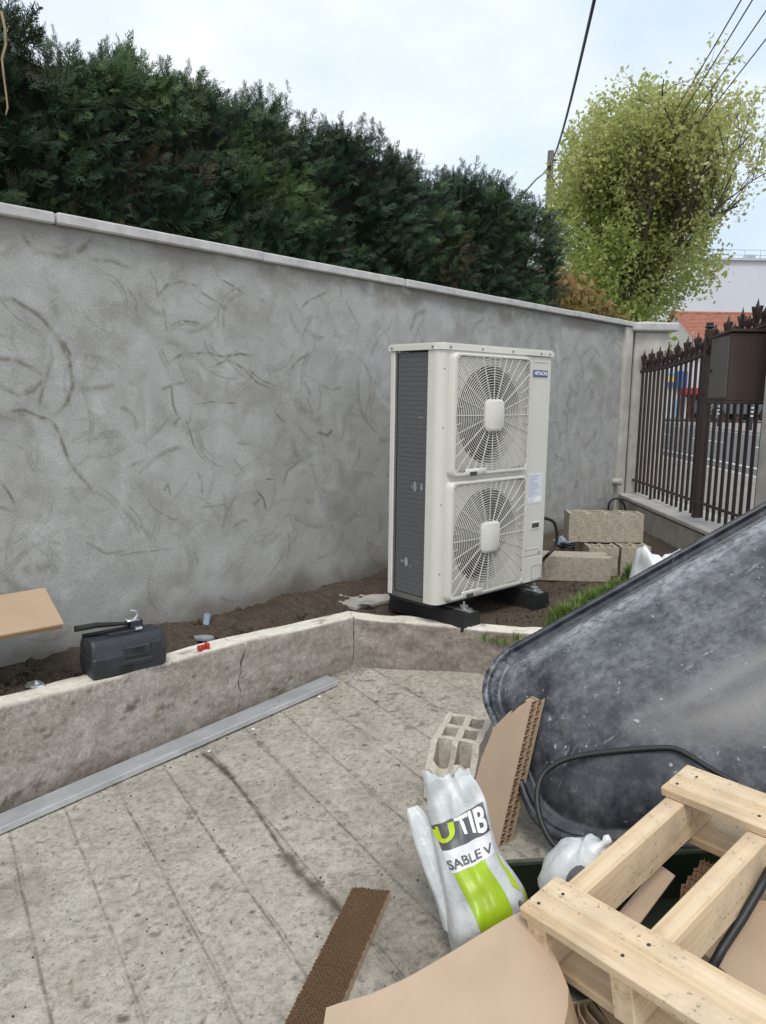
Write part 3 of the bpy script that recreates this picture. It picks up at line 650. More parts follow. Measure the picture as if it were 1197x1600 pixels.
m = MB(); zl = CAMZ-.845; m.tube([loc(FX-.02, 8.02, zl), loc(FX-.02, 5.16, zl)], .013, 8); m.build('bottom_rail', 'iron_brown', fe, True, angle=60)
m = MB(); m.box(loc(FX, 6.37, (LT+.006+CAMZ+.56)/2), (.058, .058, CAMZ+.56-LT-.012), bev=.005); po_ = m.build('post', 'iron_brown', fe)
m = MB(); m.box(loc(FX, 6.37, CAMZ+.575), (.064, .064, .03), bev=.012); m.box(loc(FX, 6.37, CAMZ+.60), (.05, .05, .02), bev=.006); m.build('post_cap', 'iron_brown', po_)
m = MB()
for s in (0, 1): m.tube([loc(FX-.02+.04*s, 6.33+.05*math.cos(a), railz(6.37)+.075+.05*math.sin(a)) for a in np.linspace(0, 5.6, 14)], .008, 5)
m.build('scroll', 'iron_brown', po_)
# brown metal letter box fixed to the fence
lb = empty('letter_box', (2.47, 5.46, CAMZ-.02), 0, 'dark brown metal letter box hung on the inside of the fence', 'letter box')
m = MB(); m.box((0, 0, .235), (.275, .32, .455), bev=.004); m.build('body', 'box_brown', lb)
m = MB(); m.add([(-.15, -.18, .47), (.15, -.18, .47), (.15, .17, .44), (-.15, .17, .44), (-.15, -.18, .488), (.15, -.18, .488), (.15, .17, .455), (-.15, .17, .455)], [(0, 1, 2, 3), (4, 5, 6, 7), (0, 1, 5, 4), (1, 2, 6, 5), (2, 3, 7, 6), (3, 0, 4, 7)]); m.build('lid', 'box_brown', lb)
m = MB(); m.box((-.140, 0, .235), (.006, .29, .42), bev=.002); dpan = m.build('side_door', 'box_brown_lit', lb); m = MB(); m.cyl((-.142, .12, .22), (-.155, .12, .22), .012); m.build('lock', 'iron_brown', dpan)
m = MB(); m.box((0, 0, -.004), (.285, .33, .02), bev=.003); m.build('base_tray', 'iron_brown', lb)
# ================================================================== HEAT PUMP
UY = .748944; UO = np.array([.281, 3.944, CAMZ-1.1162]); UW, UD, UH = .95, .37, 1.38
hp = empty('heat_pump', UO, UY, 'cream two-fan heat pump outdoor unit standing on black rubber feet', 'heat pump')
def rrect(x0, x1, y0, y1, r, n=5, corners=(1, 1, 1, 1)):
    P = []
    for (cx, cy, a), use in zip(((x1-r, y0+r, -90), (x1-r, y1-r, 0), (x0+r, y1-r, 90), (x0+r, y0+r, 180)), corners):
        if not use: P.append((cx+(r if a in (-90, 0) else -r), cy+(r if a in (0, 90) else -r))); continue
        for k in range(n+1): t = R(a+90*k/n); P.append((cx+r*math.cos(t), cy+r*math.sin(t)))
    return P
FC = [(.395, 1.012), (.395, .345)]; HR = .265
# front panel face with two round openings, wrapping round the left corner
m = MB(); cells = [(.085, .70, .68, 1.344), (.085, .70, .012, .68)]
for (c, (x0, x1, z0, z1)) in zip(FC, cells):
    n = 48; ci = []; sq = []
    for k in range(n):
        t = 2*math.pi*(k+.5)/n; ca, sa = math.cos(t), math.sin(t); ci.append((c[0]+HR*ca, 0, c[1]+HR*sa))
        tx = ((x1-c[0]) if ca > 0 else (x0-c[0]))/ca if abs(ca) > 1e-6 else 1e9; tz = ((z1-c[1]) if sa > 0 else (z0-c[1]))/sa if abs(sa) > 1e-6 else 1e9
        tt = min(tx, tz); sq.append((c[0]+tt*ca, 0, c[1]+tt*sa))
    m.add(ci+sq, [(k, (k+1) % n, n+(k+1) % n, n+k) for k in range(n)])
    for (cx, cz) in ((x0, z0), (x1, z0), (x1, z1), (x0, z1)):                      # corners of the cell
        d = sorted(range(n), key=lambda k: (sq[k][0]-cx)**2+(sq[k][2]-cz)**2)[:2]; m.add([sq[d[0]], sq[d[1]], (cx, 0, cz)], [(0, 1, 2)])
    # bell mouth behind the opening
    rr = [(c[0]+HR*math.cos(2*math.pi*(k+.5)/n), c[1]+HR*math.sin(2*math.pi*(k+.5)/n)) for k in range(n)]
    m.add([(x, 0, z) for x, z in rr]+[(x, .11, z) for x, z in rr], [(k, (k+1) % n, n+(k+1) % n, n+k) for k in range(n)])
rc = .045; prof = [(rc-rc*math.cos(R(a))-0, rc-rc*math.sin(R(a))) for a in range(0, 91, 15)]      # rounded vertical corner
prof = [(0, .088)]+[(x, y) for x, y in prof]+[(.085, 0)]
nP = len(prof); m.add([(x, y, .012) for x, y in prof]+[(x, y, 1.344) for x, y in prof], [(i, i+1, nP+i+1, nP+i) for i in range(nP-1)])
m.build('front_panel', 'unit_paint', hp, True, angle=35)
# right service cover, lower cover, back, right side, base, lid
m = MB(); m.box((.826, .012, .757), (.246, .024, 1.172), bev=.004); sc = m.build('service_cover', 'unit_panel', hp)
m = MB(); m.box((.842, -.001, 1.312), (.13, .004, .004)); m.box((.779, -.001, 1.303), (.004, .004, .02)); m.box((.907, -.001, 1.303), (.004, .004, .02)); m.build('moulded_line', 'unit_paint', sc)
m = MB(); m.box((.835, -.001, .216), (.13, .004, .004)); m.box((.77, -.001, .221), (.004, .0042, .012)); m.build('moulded_line', 'unit_paint', sc)
m = MB(); m.box((.826, .013, .090), (.246, .026, .156), bev=.004); lc = m.build('lower_cover', 'unit_paint', hp)
m = MB(); k0 = rrect(.838, .936, .022, .108, .015, 4); m.add([(x, -.0016, z) for x, z in k0]+[(.887+(x-.887)*.95, -.0016, .065+(z-.065)*.945) for x, z in k0], [(i, (i+1) % len(k0), len(k0)+(i+1) % len(k0), len(k0)+i) for i in range(len(k0))]); m.build('knockout', 'screw', lc)
m = MB(); m.box((.930, .195, .678), (.035, .335, 1.33), bev=.006); m.box((.49, .362, .678), (.85, .012, 1.33)); m.build('casing', 'unit_panel', hp)
m = MB(); m.box((.016, .352, .678), (.032, .034, 1.332), bev=.004); m.build('corner_post', 'unit_paint', hp)
m = MB(); m.box((.475, .2, .006), (.93, .33, .028)); m.build('base_pan', 'unit_dark', hp)
m = MB(); m.box((.014, .21, .022), (.02, .26, .028)); m.build('base_flange', 'screw', hp)
lp = [(-.008, .378), (-.008, .04), (.004, .006), (.036, -.010), (.958, -.010), (.958, .378)]
m = MB(); m.prism(lp, 1.345, 1.372); m.prism([(x*.985+.006, y*.97+.006) for x, y in lp], 1.3715, 1.38); m.build('lid', 'unit_paint', hp)
scs = [((u, -.009, 1.358), (u, -.013, 1.358), .006) for u in (.06, .31, .57, .83, .915)]+[((-.007, d, 1.358), (-.011, d, 1.358), .006) for d in (.05, .35)]+[((.033, .006, z), (.030, .001, z), .004) for z in (.18, .55, .95, 1.25)]+[((u, .001, z), (u, -.004, z), .006) for u, z in ((.745, .022), (.925, .022), (.905, .188), (.10, .022))]
for a, b, r_ in scs: m = MB(); m.cyl(a, b, r_, 8); m.build('screw', 'screw', hp)
# side coil: stack of horizontal fin rows
m = MB(); m.box((.020, .205, .68), (.012, .245, 1.31)); m.build('coil_backing', 'unit_dark', hp)
m = MB()
for k in range(52): m.box((.0115, .200, .052+k*.0249), (.010, .226, .0243), bev=.0012)
m.build('side_coil', 'coil_fin', hp)
m = MB(); m.box((.010, .323, .68), (.014, .012, 1.31)); m.build('coil_edge', 'screw', hp)
for (d, z, a, b) in ((.172, .633, .012, .028), (.123, .634, .008, .02), (.196, .63, .004, .012), (.228, .213, .013, .026), (.26, .214, .014, .006), (.195, .19, .004, .008), (.14, 1.0, .016, .003)):
    m = MB(); m.add([(.0057, d+a*math.cos(2*math.pi*k/12), z+b*math.sin(2*math.pi*k/12)) for k in range(12)], [tuple(range(12))]); m.build('cement_splash', 'grey_scrap', hp)
# inside: dark back and fans
m = MB(); m.box((.40, .30, .68), (.66, .01, 1.30)); m.box((.40, .115, .68), (.655, .004, .022)); m.build('rear_coil', 'unit_dark', hp)
for c in FC:
    fn = MB(); fn.cyl((c[0], .03, c[1]), (c[0], .12, c[1]), .07, 20)
    for b in range(3):
        a0 = b*2*math.pi/3+.5; nA, nR = 8, 5; vs = []
        for i in range(nA):
            for j in range(nR):
                r_ = .065+(.25-.065)*j/(nR-1); a = a0+(.25+1.3*i/(nA-1))*(1-.12*j/(nR-1)); vs.append((c[0]+r_*math.cos(a), .12-.075*i/(nA-1), c[1]+r_*math.sin(a)))
        fn.add(vs, [(i*nR+j, (i+1)*nR+j, (i+1)*nR+j+1, i*nR+j+1) for i in range(nA-1) for j in range(nR-1)])
    fn.build('fan', 'fan_grey', hp, True, angle=40)
# grilles
def grille(c, z0, z1):
    x0, x1 = .062, .722; FR = -.034
    g = empty('grille', (0, 0, 0)); g.parent = hp
    nt_ = .235; nh = .030                       # notch at the lower left
    outer = rrect(x0, x1, z0, z1, .035, 5)
    def notched(x0, x1, z0, z1, r): 
        P = rrect(x0, x1, z0, z1, r, 5); return P
    inner = rrect(x0+.030, x1-.016, z0+.022, z1-.014, .03, 5)
    n = len(outer)
    m = MB(); mid = rrect(x0+.012, x1-.008, z0+.008, z1-.006, .032, 5)
    rings = [[(x, 0.001, z) for x, z in outer], [(x+.002, -.02, z) for x, z in outer], [(x, FR, z) for x, z in mid], [(x, FR, z) for x, z in inner], [(x, FR+.012, z) for x, z in inner]]
    vs = [p for r_ in rings for p in r_]; m.add(vs, [(k*n+i, k*n+(i+1) % n, (k+1)*n+(i+1) % n, (k+1)*n+i) for k in range(len(rings)-1) for i in range(n)])
    m.box((x0+.20, FR+.004, z0+.022), (.17, .012, .035), bev=.004)
    m.build('grille_frame', 'unit_paint', g, True, angle=45)
    m = MB(); m.box((x0+.175, -.0362, z0+.012), (.055, .004, .022)); m.build('grille_notch', 'fan_grey', g)
    ix0, ix1, iz0, iz1 = x0+.030, x1-.016, z0+.022, z1-.014
    ok = lambda x, z: ix0-.002 < x < ix1+.002 and iz0-.002 < z < iz1+.002
    m = MB(); r_ = .082
    def yb(x, z): return FR+.006
    while r_ < .46:
        n = 112; P = [(c[0]+r_*math.cos(2*math.pi*k/n), c[1]+r_*math.sin(2*math.pi*k/n)) for k in range(n)]
        run = []
        for k in range(n+1):
            p = P[k % n]
            if ok(*p): run.append(p)
            if (not ok(*p) or k == n):
                if len(run) > 1:
                    vs = []; fs = []
                    for (x, z) in run:
                        dx, dz = (x-c[0])/r_, (z-c[1])/r_
                        for (s, yy) in ((-.0016, yb(x, z)-.002), (.0016, yb(x, z)-.002), (.0016, yb(x, z)+.002), (-.0016, yb(x, z)+.002)): vs.append((x+dx*s, yy, z+dz*s))
                    for i in range(len(run)-1):
                        for j in range(4): fs.append((i*4+j, i*4+(j+1) % 4, (i+1)*4+(j+1) % 4, (i+1)*4+j))
                    m.add(vs, fs)
                run = []
        r_ += .0138
    m.build('grille_rings', 'unit_paint', g)
    m = MB()
    for k in range(40):
        a = 2*math.pi*k/40; ca, sa = math.cos(a), math.sin(a); main = (k % 2 == 0)
        tx = ((ix1-c[0]) if ca > 0 else (ix0-c[0]))/ca if abs(ca) > 1e-6 else 9; tz = ((iz1-c[1]) if sa > 0 else (iz0-c[1]))/sa if abs(sa) > 1e-6 else 9
        tt = min(tx, tz); r0 = .075 if main else .26
        if tt <= r0: continue
        w = .0034 if k % 4 == 0 else .0022
        m.bar((c[0]+r0*ca, FR+.0055, c[1]+r0*sa), (c[0]+tt*ca, FR+.0055, c[1]+tt*sa), w, .006, up=(0, 1, 0))
    m.build('grille_spokes', 'unit_paint', g)
    m = MB(); cp = rrect(c[0]-.078, c[0]+.078, c[1]-.086, c[1]+.086, .035, 5); cq = [(c[0]+(x-c[0])*.86, c[1]+(z-c[1])*.86) for x, z in cp]; n = len(cp)
    m.add([(x, FR+.012, z) for x, z in cp]+[(x, FR-.006, z) for x, z in cp]+[(x, FR-.014, z) for x, z in cq], [(k*n+i, k*n+(i+1) % n, (k+1)*n+(i+1) % n, (k+1)*n+i) for k in range(2) for i in range(n)]+[tuple(2*n+i for i in range(n))])
    m.build('centre_cap', 'unit_paint', g, True, angle=30)
grille(FC[0], .693, 1.333); grille(FC[1], .026, .668)
# badge, papers, recess
m = MB(); m.box((.842, -.002, 1.247), (.136, .006, .038), bev=.001); bd = m.build('badge', 'badge_blue', hp)
me = text_mesh('HITACHI', .030, .0004, .0007); o = put('lettering', me, 'white_print', bd); o.rotation_euler = (R(90), 0, 0); o.location = (.842, -.0058, 1.2465); o.scale = (1.0, 1, 1)
wtx = max(v.co.x for v in me.vertices)-min(v.co.x for v in me.vertices); o.scale = (.118/wtx, 1, 1)
m = MB(); m.box((.838, -.0012, .579), (.14, .002, .178)); pa = m.build('paper_label', 'paper', hp)
m = MB()
for k in range(15):
    w = random.uniform(.05, .115); m.box((.775+w/2, -.0026, .655-k*.0108), (w, .0008, .003))
m.build('printed_lines', 'print_grey', pa)
m = MB(); m.box((.838, -.0026, .515), (.13, .0007, .03)); m.build('barcode_strip', 'white_print', pa)
m = MB(); m.cyl((.737, -.001, .537), (.737, -.0035, .537), .014, 16); m.build('green_sticker', 'sticker_green', hp)
m = MB(); rx0, rx1, rz0, rz1 = .811, .898, .333, .378
m.box((.8545, -.0015, .3555), (.087, .005, .045), bev=.001); rc_ = m.build('handle_recess', 'unit_paint', hp)
m = MB(); m.box((.8545, -.0035, .357), (.068, .003, .027)); m.build('recess_shadow_plate', 'fan_grey', rc_)
# rubber feet with bolts: separate things under the unit
ux = np.array([math.cos(UY), math.sin(UY), 0]); uy = np.array([-math.sin(UY), math.cos(UY), 0])
def foot(u, label):
    P = UO+ux*u; t = empty('rubber_foot', (P[0], P[1], SOIL-.012), UY, label, 'rubber foot', 'rubber feet under the heat pump')
    m = MB(); pr = [(-.075, 0), (.075, 0), (.058, .092), (-.058, .092)]
    y0, y1 = -.115, .46
    n = 4; m.add([(x, y0, z) for x, z in pr]+[(x, y1, z) for x, z in pr], [(0, 1, 2, 3), (7, 6, 5, 4)]+[(i, (i+1) % n, n+(i+1) % n, n+i) for i in range(n)]); m.build('block', 'rubber', t)
    m = MB(); m.box((0, .17, .0945), (.042, .56, .006)); m.build('mounting_rail', 'steel_zinc', t)
    for yy in (-.055, .36):
        m = MB(); m.box((0, yy, .1005), (.075, .06, .005)); m.cyl((0, yy, .10), (0, yy, .118), .017, 6); m.cyl((0, yy, .11), (0, yy, .142 if yy < 0 else .112), .006, 8); m.cyl((0, yy, .118), (0, yy, .1205), .024, 14); m.build('bolt', 'steel_zinc', t)
foot(.17, 'black rubber foot under the coil side of the heat pump'); foot(.80, 'black rubber foot under the badge side of the heat pump')

# ================================================================== CONCRETE BLOCKS
def holed(m, xs, ys, solid, z0, z1, jit=0):
    nx, ny = len(xs)-1, len(ys)-1
    sol = lambda i, j: 0 <= i < nx and 0 <= j < ny and solid[j][i]
    for i in range(nx):
        for j in range(ny):
            if not sol(i, j): continue
            a, b, c, d = xs[i], xs[i+1], ys[j], ys[j+1]
            m.add([(a, c, z1), (b, c, z1), (b, d, z1), (a, d, z1)], [(0, 1, 2, 3)]); m.add([(a, c, z0), (b, c, z0), (b, d, z0), (a, d, z0)], [(3, 2, 1, 0)])
            if not sol(i-1, j): m.add([(a, c, z0), (a, d, z0), (a, d, z1), (a, c, z1)], [(0, 1, 2, 3)])
            if not sol(i+1, j): m.add([(b, c, z0), (b, d, z0), (b, d, z1), (b, c, z1)], [(3, 2, 1, 0)])
            if not sol(i, j-1): m.add([(a, c, z0), (b, c, z0), (b, c, z1), (a, c, z1)], [(3, 2, 1, 0)])
            if not sol(i, j+1): m.add([(a, d, z0), (b, d, z0), (b, d, z1), (a, d, z1)], [(0, 1, 2, 3)])
def block_mesh(L_, W_, H_, nc, t=.022, broken=False, tr=None):
    cx = (L_-(nc+1)*t)/nc; cy = (W_-3*t)/2
    xs = [-L_/2]; ys = [-W_/2, -W_/2+t, -W_/2+t+cy, -W_/2+2*t+cy, -W_/2+2*t+2*cy, W_/2]
    for k in range(nc): xs += [xs[-1]+t, xs[-1]+t+cx]
    xs.append(L_/2)
    sol = [[(i % 2 == 0) or (j % 2 == 0) for i in range(len(xs)-1)] for j in range(5)]
    m = MB(); holed(m, xs, ys, sol, 0, H_)
    me = bpy.data.meshes.new('block'); me.from_pydata(m.v, [], m.f); bm = bmesh.new(); bm.from_mesh(me)
    bmesh.ops.remove_doubles(bm, verts=bm.verts, dist=1e-5); bmesh.ops.subdivide_edges(bm, edges=[e for e in bm.edges if e.calc_length() > .05], cuts=3, use_grid_fill=True)
    bmesh.ops.recalc_face_normals(bm, faces=bm.faces[:])
    for v in bm.verts:
        k = v.co*31; v.co += Vector((math.sin(k.y*1.7+k.z*2.1), math.sin(k.x*1.9+k.z), math.sin(k.x*1.3+k.y*2.7)))*.0016
        v.co += Vector((random.uniform(-1, 1), random.uniform(-1, 1), random.uniform(-1, 1)))*.0010
    if broken:
        for v in bm.verts:
            if v.co.x < -L_/2+.075 and v.co.z > H_*.35: v.co.z -= (.02+.075*((v.co.x+L_/2-.075)/-.075)+.02*math.sin(v.co.y*60))*max(0, min(1, (v.co.z/H_-.35)/.4)); v.co.x += .008*math.sin(v.co.y*90)
    bm.to_mesh(me); bm.free(); return me
def bobj(me, loc, rz, label, mat, rot=None):
    o = put('concrete_block', me, mat); o.location = [float(c) for c in loc]; o.rotation_euler = rot if rot else (0, 0, rz); tag(o, label, 'concrete block', 'hollow concrete blocks'); return o
up = block_mesh(.46, .205, .20, 4)
bobj(up, (1.555, 5.50, SOIL-.012), R(88), 'upright hollow block, left of the pair under the long block', 'block_concrete')
up2 = block_mesh(.46, .205, .205, 4)
bobj(up2, (1.775, 5.51, SOIL-.012), R(90), 'upright hollow block, right of the pair under the long block', 'block_concrete')
bobj(block_mesh(.53, .185, .205, 4), (1.605, 5.53, SOIL+.196), R(-1.5), 'long hollow concrete block lying across top of the block pair', 'block_concrete')
# solid looking block with a notched end lying by the unit
m = MB(); m.prism([(-.30, -.09), (.235, -.09), (.235, -.045), (.205, -.03), (.205, .03), (.235, .045), (.235, .09), (-.30, .09)], 0, .175)
me = bpy.data.meshes.new('block'); me.from_pydata(m.v, [], m.f); fix(me); bm = bmesh.new(); bm.from_mesh(me); bmesh.ops.bevel(bm, geom=bm.edges[:], offset=.006, segments=1, affect='EDGES'); bm.to_mesh(me); bm.free()
bobj(me, (1.315, 5.17, SOIL-.012), R(-4), 'concrete block with notched end lying beside the heat pump', 'block_concrete')
# broken block on the patio
A_ = patio(708, 1113, .2); B_ = patio(670, 1183, .2); D_ = patio(764, 1108, .2); ax = (A_-B_)[:2]; an = math.atan2(ax[1], ax[0]); print('blk', A_, B_, D_, np.linalg.norm(ax), math.degrees(an))
me = block_mesh(.36, .19, .2, 3, .026, True); cc = (A_+B_+D_+(B_+D_-A_))[:2]/4
o = bobj(me, (cc[0], cc[1], pz(*cc)-.006), an, 'broken hollow block standing on the patio behind the sand bag', 'block_pale')

# ================================================================== THINGS ON THE PLANTER
# thin slab at the left of the unit
m = MB(); P = atz(560, 940, SOIL)
o = empty('concrete_slab', (P[0], P[1]+.16, SOIL-.02), UY, 'thin dirty concrete slab lying in the soil left of heat pump', 'slab'); m.box((.10, .02, .012), (.62, .46, .028), bev=.006); m.build('slab', 'old_render', o)
P = atz(572, 946, SOIL+.01); m = MB(); m.add([(-.06, 0, .004), (.02, -.03, .012), (.07, .01, .006), (.01, .04, .018), (-.03, .035, .006), (0, 0, .02)], [(0, 1, 5), (1, 2, 5), (2, 3, 5), (3, 4, 5), (4, 0, 5)]); o = m.build('plastic_scrap', 'grey_scrap'); o.location = (P[0], P[1], SOIL+.015); tag(o, 'small grey plastic scrap on the thin slab beside rubber foot', 'scrap')
# tool case
Pk = lambda s, t, z=0: (KA[0]+dl[0]*s-dl[1]*t, KA[1]+dl[1]*s+dl[0]*t, KTOP+z)
P1 = onplane(152, 1060, np.array([*KA, 0]), np.array([-dl[1], dl[0], 0])); sA = float((P1[:2]-KA)@dl)
Pa = Pk(sA+.155, .075)
CH = .155; CL = .335; CW = .17
tcs = empty('tool_case', (Pa[0], Pa[1], KTOP+.008), R(44)+R(-4), 'black moulded plastic tool case on the pale top of the low wall', 'tool case')
def case_loft():
    m = MB(); rows = [(0, .955, .86), (.010, .985, .95), (.05, 1, 1), (.082, 1, 1), (.086, .985, .97), (.128, .985, .90), (.152, .965, .72), (.158, .94, .64)]
    rg = []
    for z, a, b in rows: rg.append([(x*a, y*b, z) for x, y in rrect(-CL/2, CL/2, -CW/2, CW/2, .020, 4)])
    n = len(rg[0]); vs = [p for r_ in rg for p in r_]
    m.add(vs, [(k*n+i, k*n+(i+1) % n, (k+1)*n+(i+1) % n, (k+1)*n+i) for k in range(len(rg)-1) for i in range(n)]+[tuple(range(n))[::-1], tuple((len(rg)-1)*n+i for i in range(n))]); return m
case_loft().build('shell', 'case_plastic', tcs, True, angle=28)
m = MB(); m.box((.03, -.083, .092), (.12, .012, .05), bev=.006); m.build('moulded_panel', 'case_plastic', tcs)
m = MB(); m.box((.03, -.084, .045), (.14, .012, .022), bev=.004); m.build('latch', 'case_plastic', tcs)
m = MB(); m.box((.115, -.080, .095), (.05, .012, .055), bev=.012); m.build('handle_recess', 'case_plastic', tcs)
m = MB(); m.box((-.02, -.0825, .02), (.06, .012, .022), bev=.003); m.build('hinge_foot', 'rubber', tcs)
m = MB(); m.box((.03, -.0895, .098), (.05, .002, .004)); m.box((.03, -.0895, .106), (.05, .002, .003)); m.box((.03, -.0895, .088), (.06, .002, .003)); m.build('moulded_lines', 'rubber', tcs)
# clamp tool lying on the case
ct = empty('clamp_tool', (Pa[0], Pa[1], KTOP+.166), R(44)-R(2), 'dark two-handled clamp tool with steel jaw lying on the tool case', 'hand tool')
m = MB(); m.tube([(-.20, .02, .05), (-.11, .01, .052), (.0, 0, .040), (.06, 0, .030)], [.013, .012, .008, .007], 10); m.build('handle', 'rubber', ct, True)
m = MB(); m.tube([(-.16, .05, .004), (-.05, .02, .012), (.05, .0, .02)], [.009, .008, .008], 8); m.build('handle', 'cable_black', ct, True)
m = MB(); m.box((.0, -.01, .004), (.14, .02, .012), bev=.003); m.box((.06, 0, .03), (.055, .035, .04), bev=.006); m.build('jaw_body', 'case_plastic', ct)
m = MB(); m.tube([(.035+.032*math.cos(a), 0, .07+.022*math.sin(a)) for a in np.linspace(-2.4, 1.6, 14)], .006, 6); m.box((.045, .0, .048), (.06, .03, .010), bev=.003); m.build('steel_jaw', 'steel_zinc', ct, True, angle=40)
m = MB(); m.cyl((.045, -.024, .012), (.075, -.024, .012), .010, 8); m.build('steel_pin', 'steel_zinc', ct)
# red clip
P = onplane(321, 1004, np.array([*KA, 0]), np.array([-dl[1], dl[0], 0])); sR = float((P[:2]-KA)@dl); Pr = Pk(sR+.005, .035)
o = empty('red_clip', (Pr[0], Pr[1], KTOP+.014), R(50), 'small red plastic clip on the top of the low wall near crack', 'clip')
m = MB(); m.box((0, 0, .012), (.05, .018, .024), bev=.005); m.build('clip_body', 'red_plastic', o)
m = MB(); m.box((.022, -.006, .016), (.016, .03, .03), bev=.005); m.build('clip_lever', 'red_plastic', o); m = MB(); m.box((-.022, -.006, .014), (.014, .028, .024), bev=.005); m.build('clip_lever', 'red_plastic', o)
# clear lid, blue-grey plug, foil scraps
P = atz(318, 998, SOIL+.03); m = MB(); n = 20; m.tube([(0, 0, 0), (0, 0, .012)], .05, n); o = m.build('clear_lid', 'grey_scrap', None, True, angle=40); o.location = (P[0]-.01, P[1]+.05, SOIL+.012); o.scale = (1, .6, 1); tag(o, 'grey round plastic lid in the soil behind the red clip', 'lid')
P = atz(322, 972, SOIL+.03); o = empty('pipe_plug', (P[0], P[1], SOIL+.02), .4, 'small blue-grey plastic pipe plug standing in the dark soil', 'plug'); m = MB(); m.cyl((0, 0, 0), (.008, 0, .05), .018, 12); m.build('plug_body', 'plastic_blue', o, True, angle=40); m = MB(); m.cyl((.008, 0, .05), (.008, 0, .056), .012, 12); m.build('plug_end', 'grey_scrap', o)
def crumple(name, mat, P, r, label, cat, sq=.5, seed=1):
    rs = random.Random(seed); bm = bmesh.new(); bmesh.ops.create_icosphere(bm, subdivisions=2, radius=r)
    for v in bm.verts: v.co = Vector((v.co.x*rs.uniform(.7, 1.5), v.co.y*rs.uniform(.6, 1.1), v.co.z*sq*rs.uniform(.5, 1.3)))
    me = bpy.data.meshes.new(name); bm.to_mesh(me); bm.free(); o = put(name, me, mat); o.location = [float(c) for c in P]; return tag(o, label, cat)
P = atz(55, 1068, SOIL+.02); crumple('foil_scrap', 'foil', (P[0], P[1], SOIL+.012), .035, 'crumpled silver foil scrap in soil left of the tool case', 'foil', .5, 3)
# white chips on the patio next to the straightedge
for k, (a, b, lb_) in enumerate([(396, 1141, 'tiny white mortar chip beside the middle of the straightedge'), (499, 1090, 'tiny white mortar chip near the far end of the straightedge'), (327, 1175, 'tiny white mortar chip at the head of the dark stain')]):
    P = patio(a, b); crumple('mortar_chip', 'bag_white', (P[0], P[1], P[2]+.004), .0075, lb_, 'chip', .8, 9+k)
# straightedge
A_ = patio(-190, 1374, .03); 
A1 = patio(0, 1307, .002); B1 = patio(530, 1072, .002); d_ = (B1-A1); d_ /= np.linalg.norm(d_); A0 = A1-d_*.75
sd_ = np.cross(np.array([0, 0, 1.]), d_); sd_ /= np.linalg.norm(sd_); un = np.cross(d_, sd_)
t = empty('straightedge', A0+un*.002, 0, 'long aluminium straightedge lying at the foot of low wall', 'straightedge')
lw, lh = .100, .027; Lr = float(np.linalg.norm(B1-A0)); rt = Matrix((d_, sd_, un)).transposed().to_4x4(); t.rotation_euler = rt.to_euler(); t.location = Vector([float(c) for c in A0+un*.006])
m = MB(); pr = rrect(.001, lw, 0, lh, .002, 2); n = len(pr); inn = [(.001+.003+(y-.001)*.94, .0025+z*.76) for y, z in pr]
m.add([(0, y, z) for y, z in pr]+[(Lr, y, z) for y, z in pr], [(i, (i+1) % n, n+(i+1) % n, n+i) for i in range(n)]); m.add([(Lr, y, z) for y, z in pr]+[(Lr, y, z) for y, z in inn]+[(Lr-.15, y, z) for y, z in inn], [(k*n+i, k*n+(i+1) % n, (k+1)*n+(i+1) % n, (k+1)*n+i) for k in range(2) for i in range(n)])
m.add([(0, y, z) for y, z in pr], [tuple(range(n))]); m.build('profile', 'aluminium', t)
m = MB()
for k, x in enumerate((Lr-.42, Lr-.36, Lr-.40)): m.cyl((x, .06-.02*k, lh), (x, .06-.02*k, lh+.0006), .006, 8)
m.build('rivet_marks', 'grey_scrap', t)
# cardboard sheet at the far left, leaning above the soil
def slab_from(pts, th, nrm, wave=None):
    m = MB(); P = [np.asarray(q, float) for q in pts]; n = len(P); m.add(P+[q-nrm*th for q in P], [tuple(range(n)), tuple(range(n, 2*n))[::-1]]+[(i, n+i, n+(i+1) % n, (i+1) % n) for i in range(n)]); return m
p0 = aty(70, 918, 3.22); p1 = aty(100, 974, 2.98); p2 = aty(-40, 1000, 2.86); e_ = p0-p1; ln = (p2-p1)/np.linalg.norm(p2-p1)
far = 1.15; nn = np.cross(p2-p1, e_); nn /= np.linalg.norm(nn); nn = nn if nn[2] > 0 else -nn
q2 = p1+ln*far; q3 = p0+ln*far; dz = q2[2]-(SOIL-.02)
cb = empty('cardboard_sheet', (q2[0], q2[1], SOIL), 0, 'tan cardboard sheet jutting in above the soil at the left edge', 'cardboard'); off = np.array([q2[0], q2[1], SOIL])
slab_from([p0-off, p1-off, q2-off, q3-off], .006, nn).build('top_liner', 'cardboard', cb)
m = MB()
slab_from([p0-off-nn*.006+ln*.01, p1-off-nn*.006+ln*.01, q2-off-nn*.006, q3-off-nn*.006], .016, nn).build('fluted_core', 'cardboard_edge', cb)
m = MB(); c_ = (q2+q3)/2-off-nn*.03; m.box((c_[0], c_[1], c_[2]/2), (.16, .26, c_[2]+.02)); m.build('folded_leg', 'cardboard', cb)
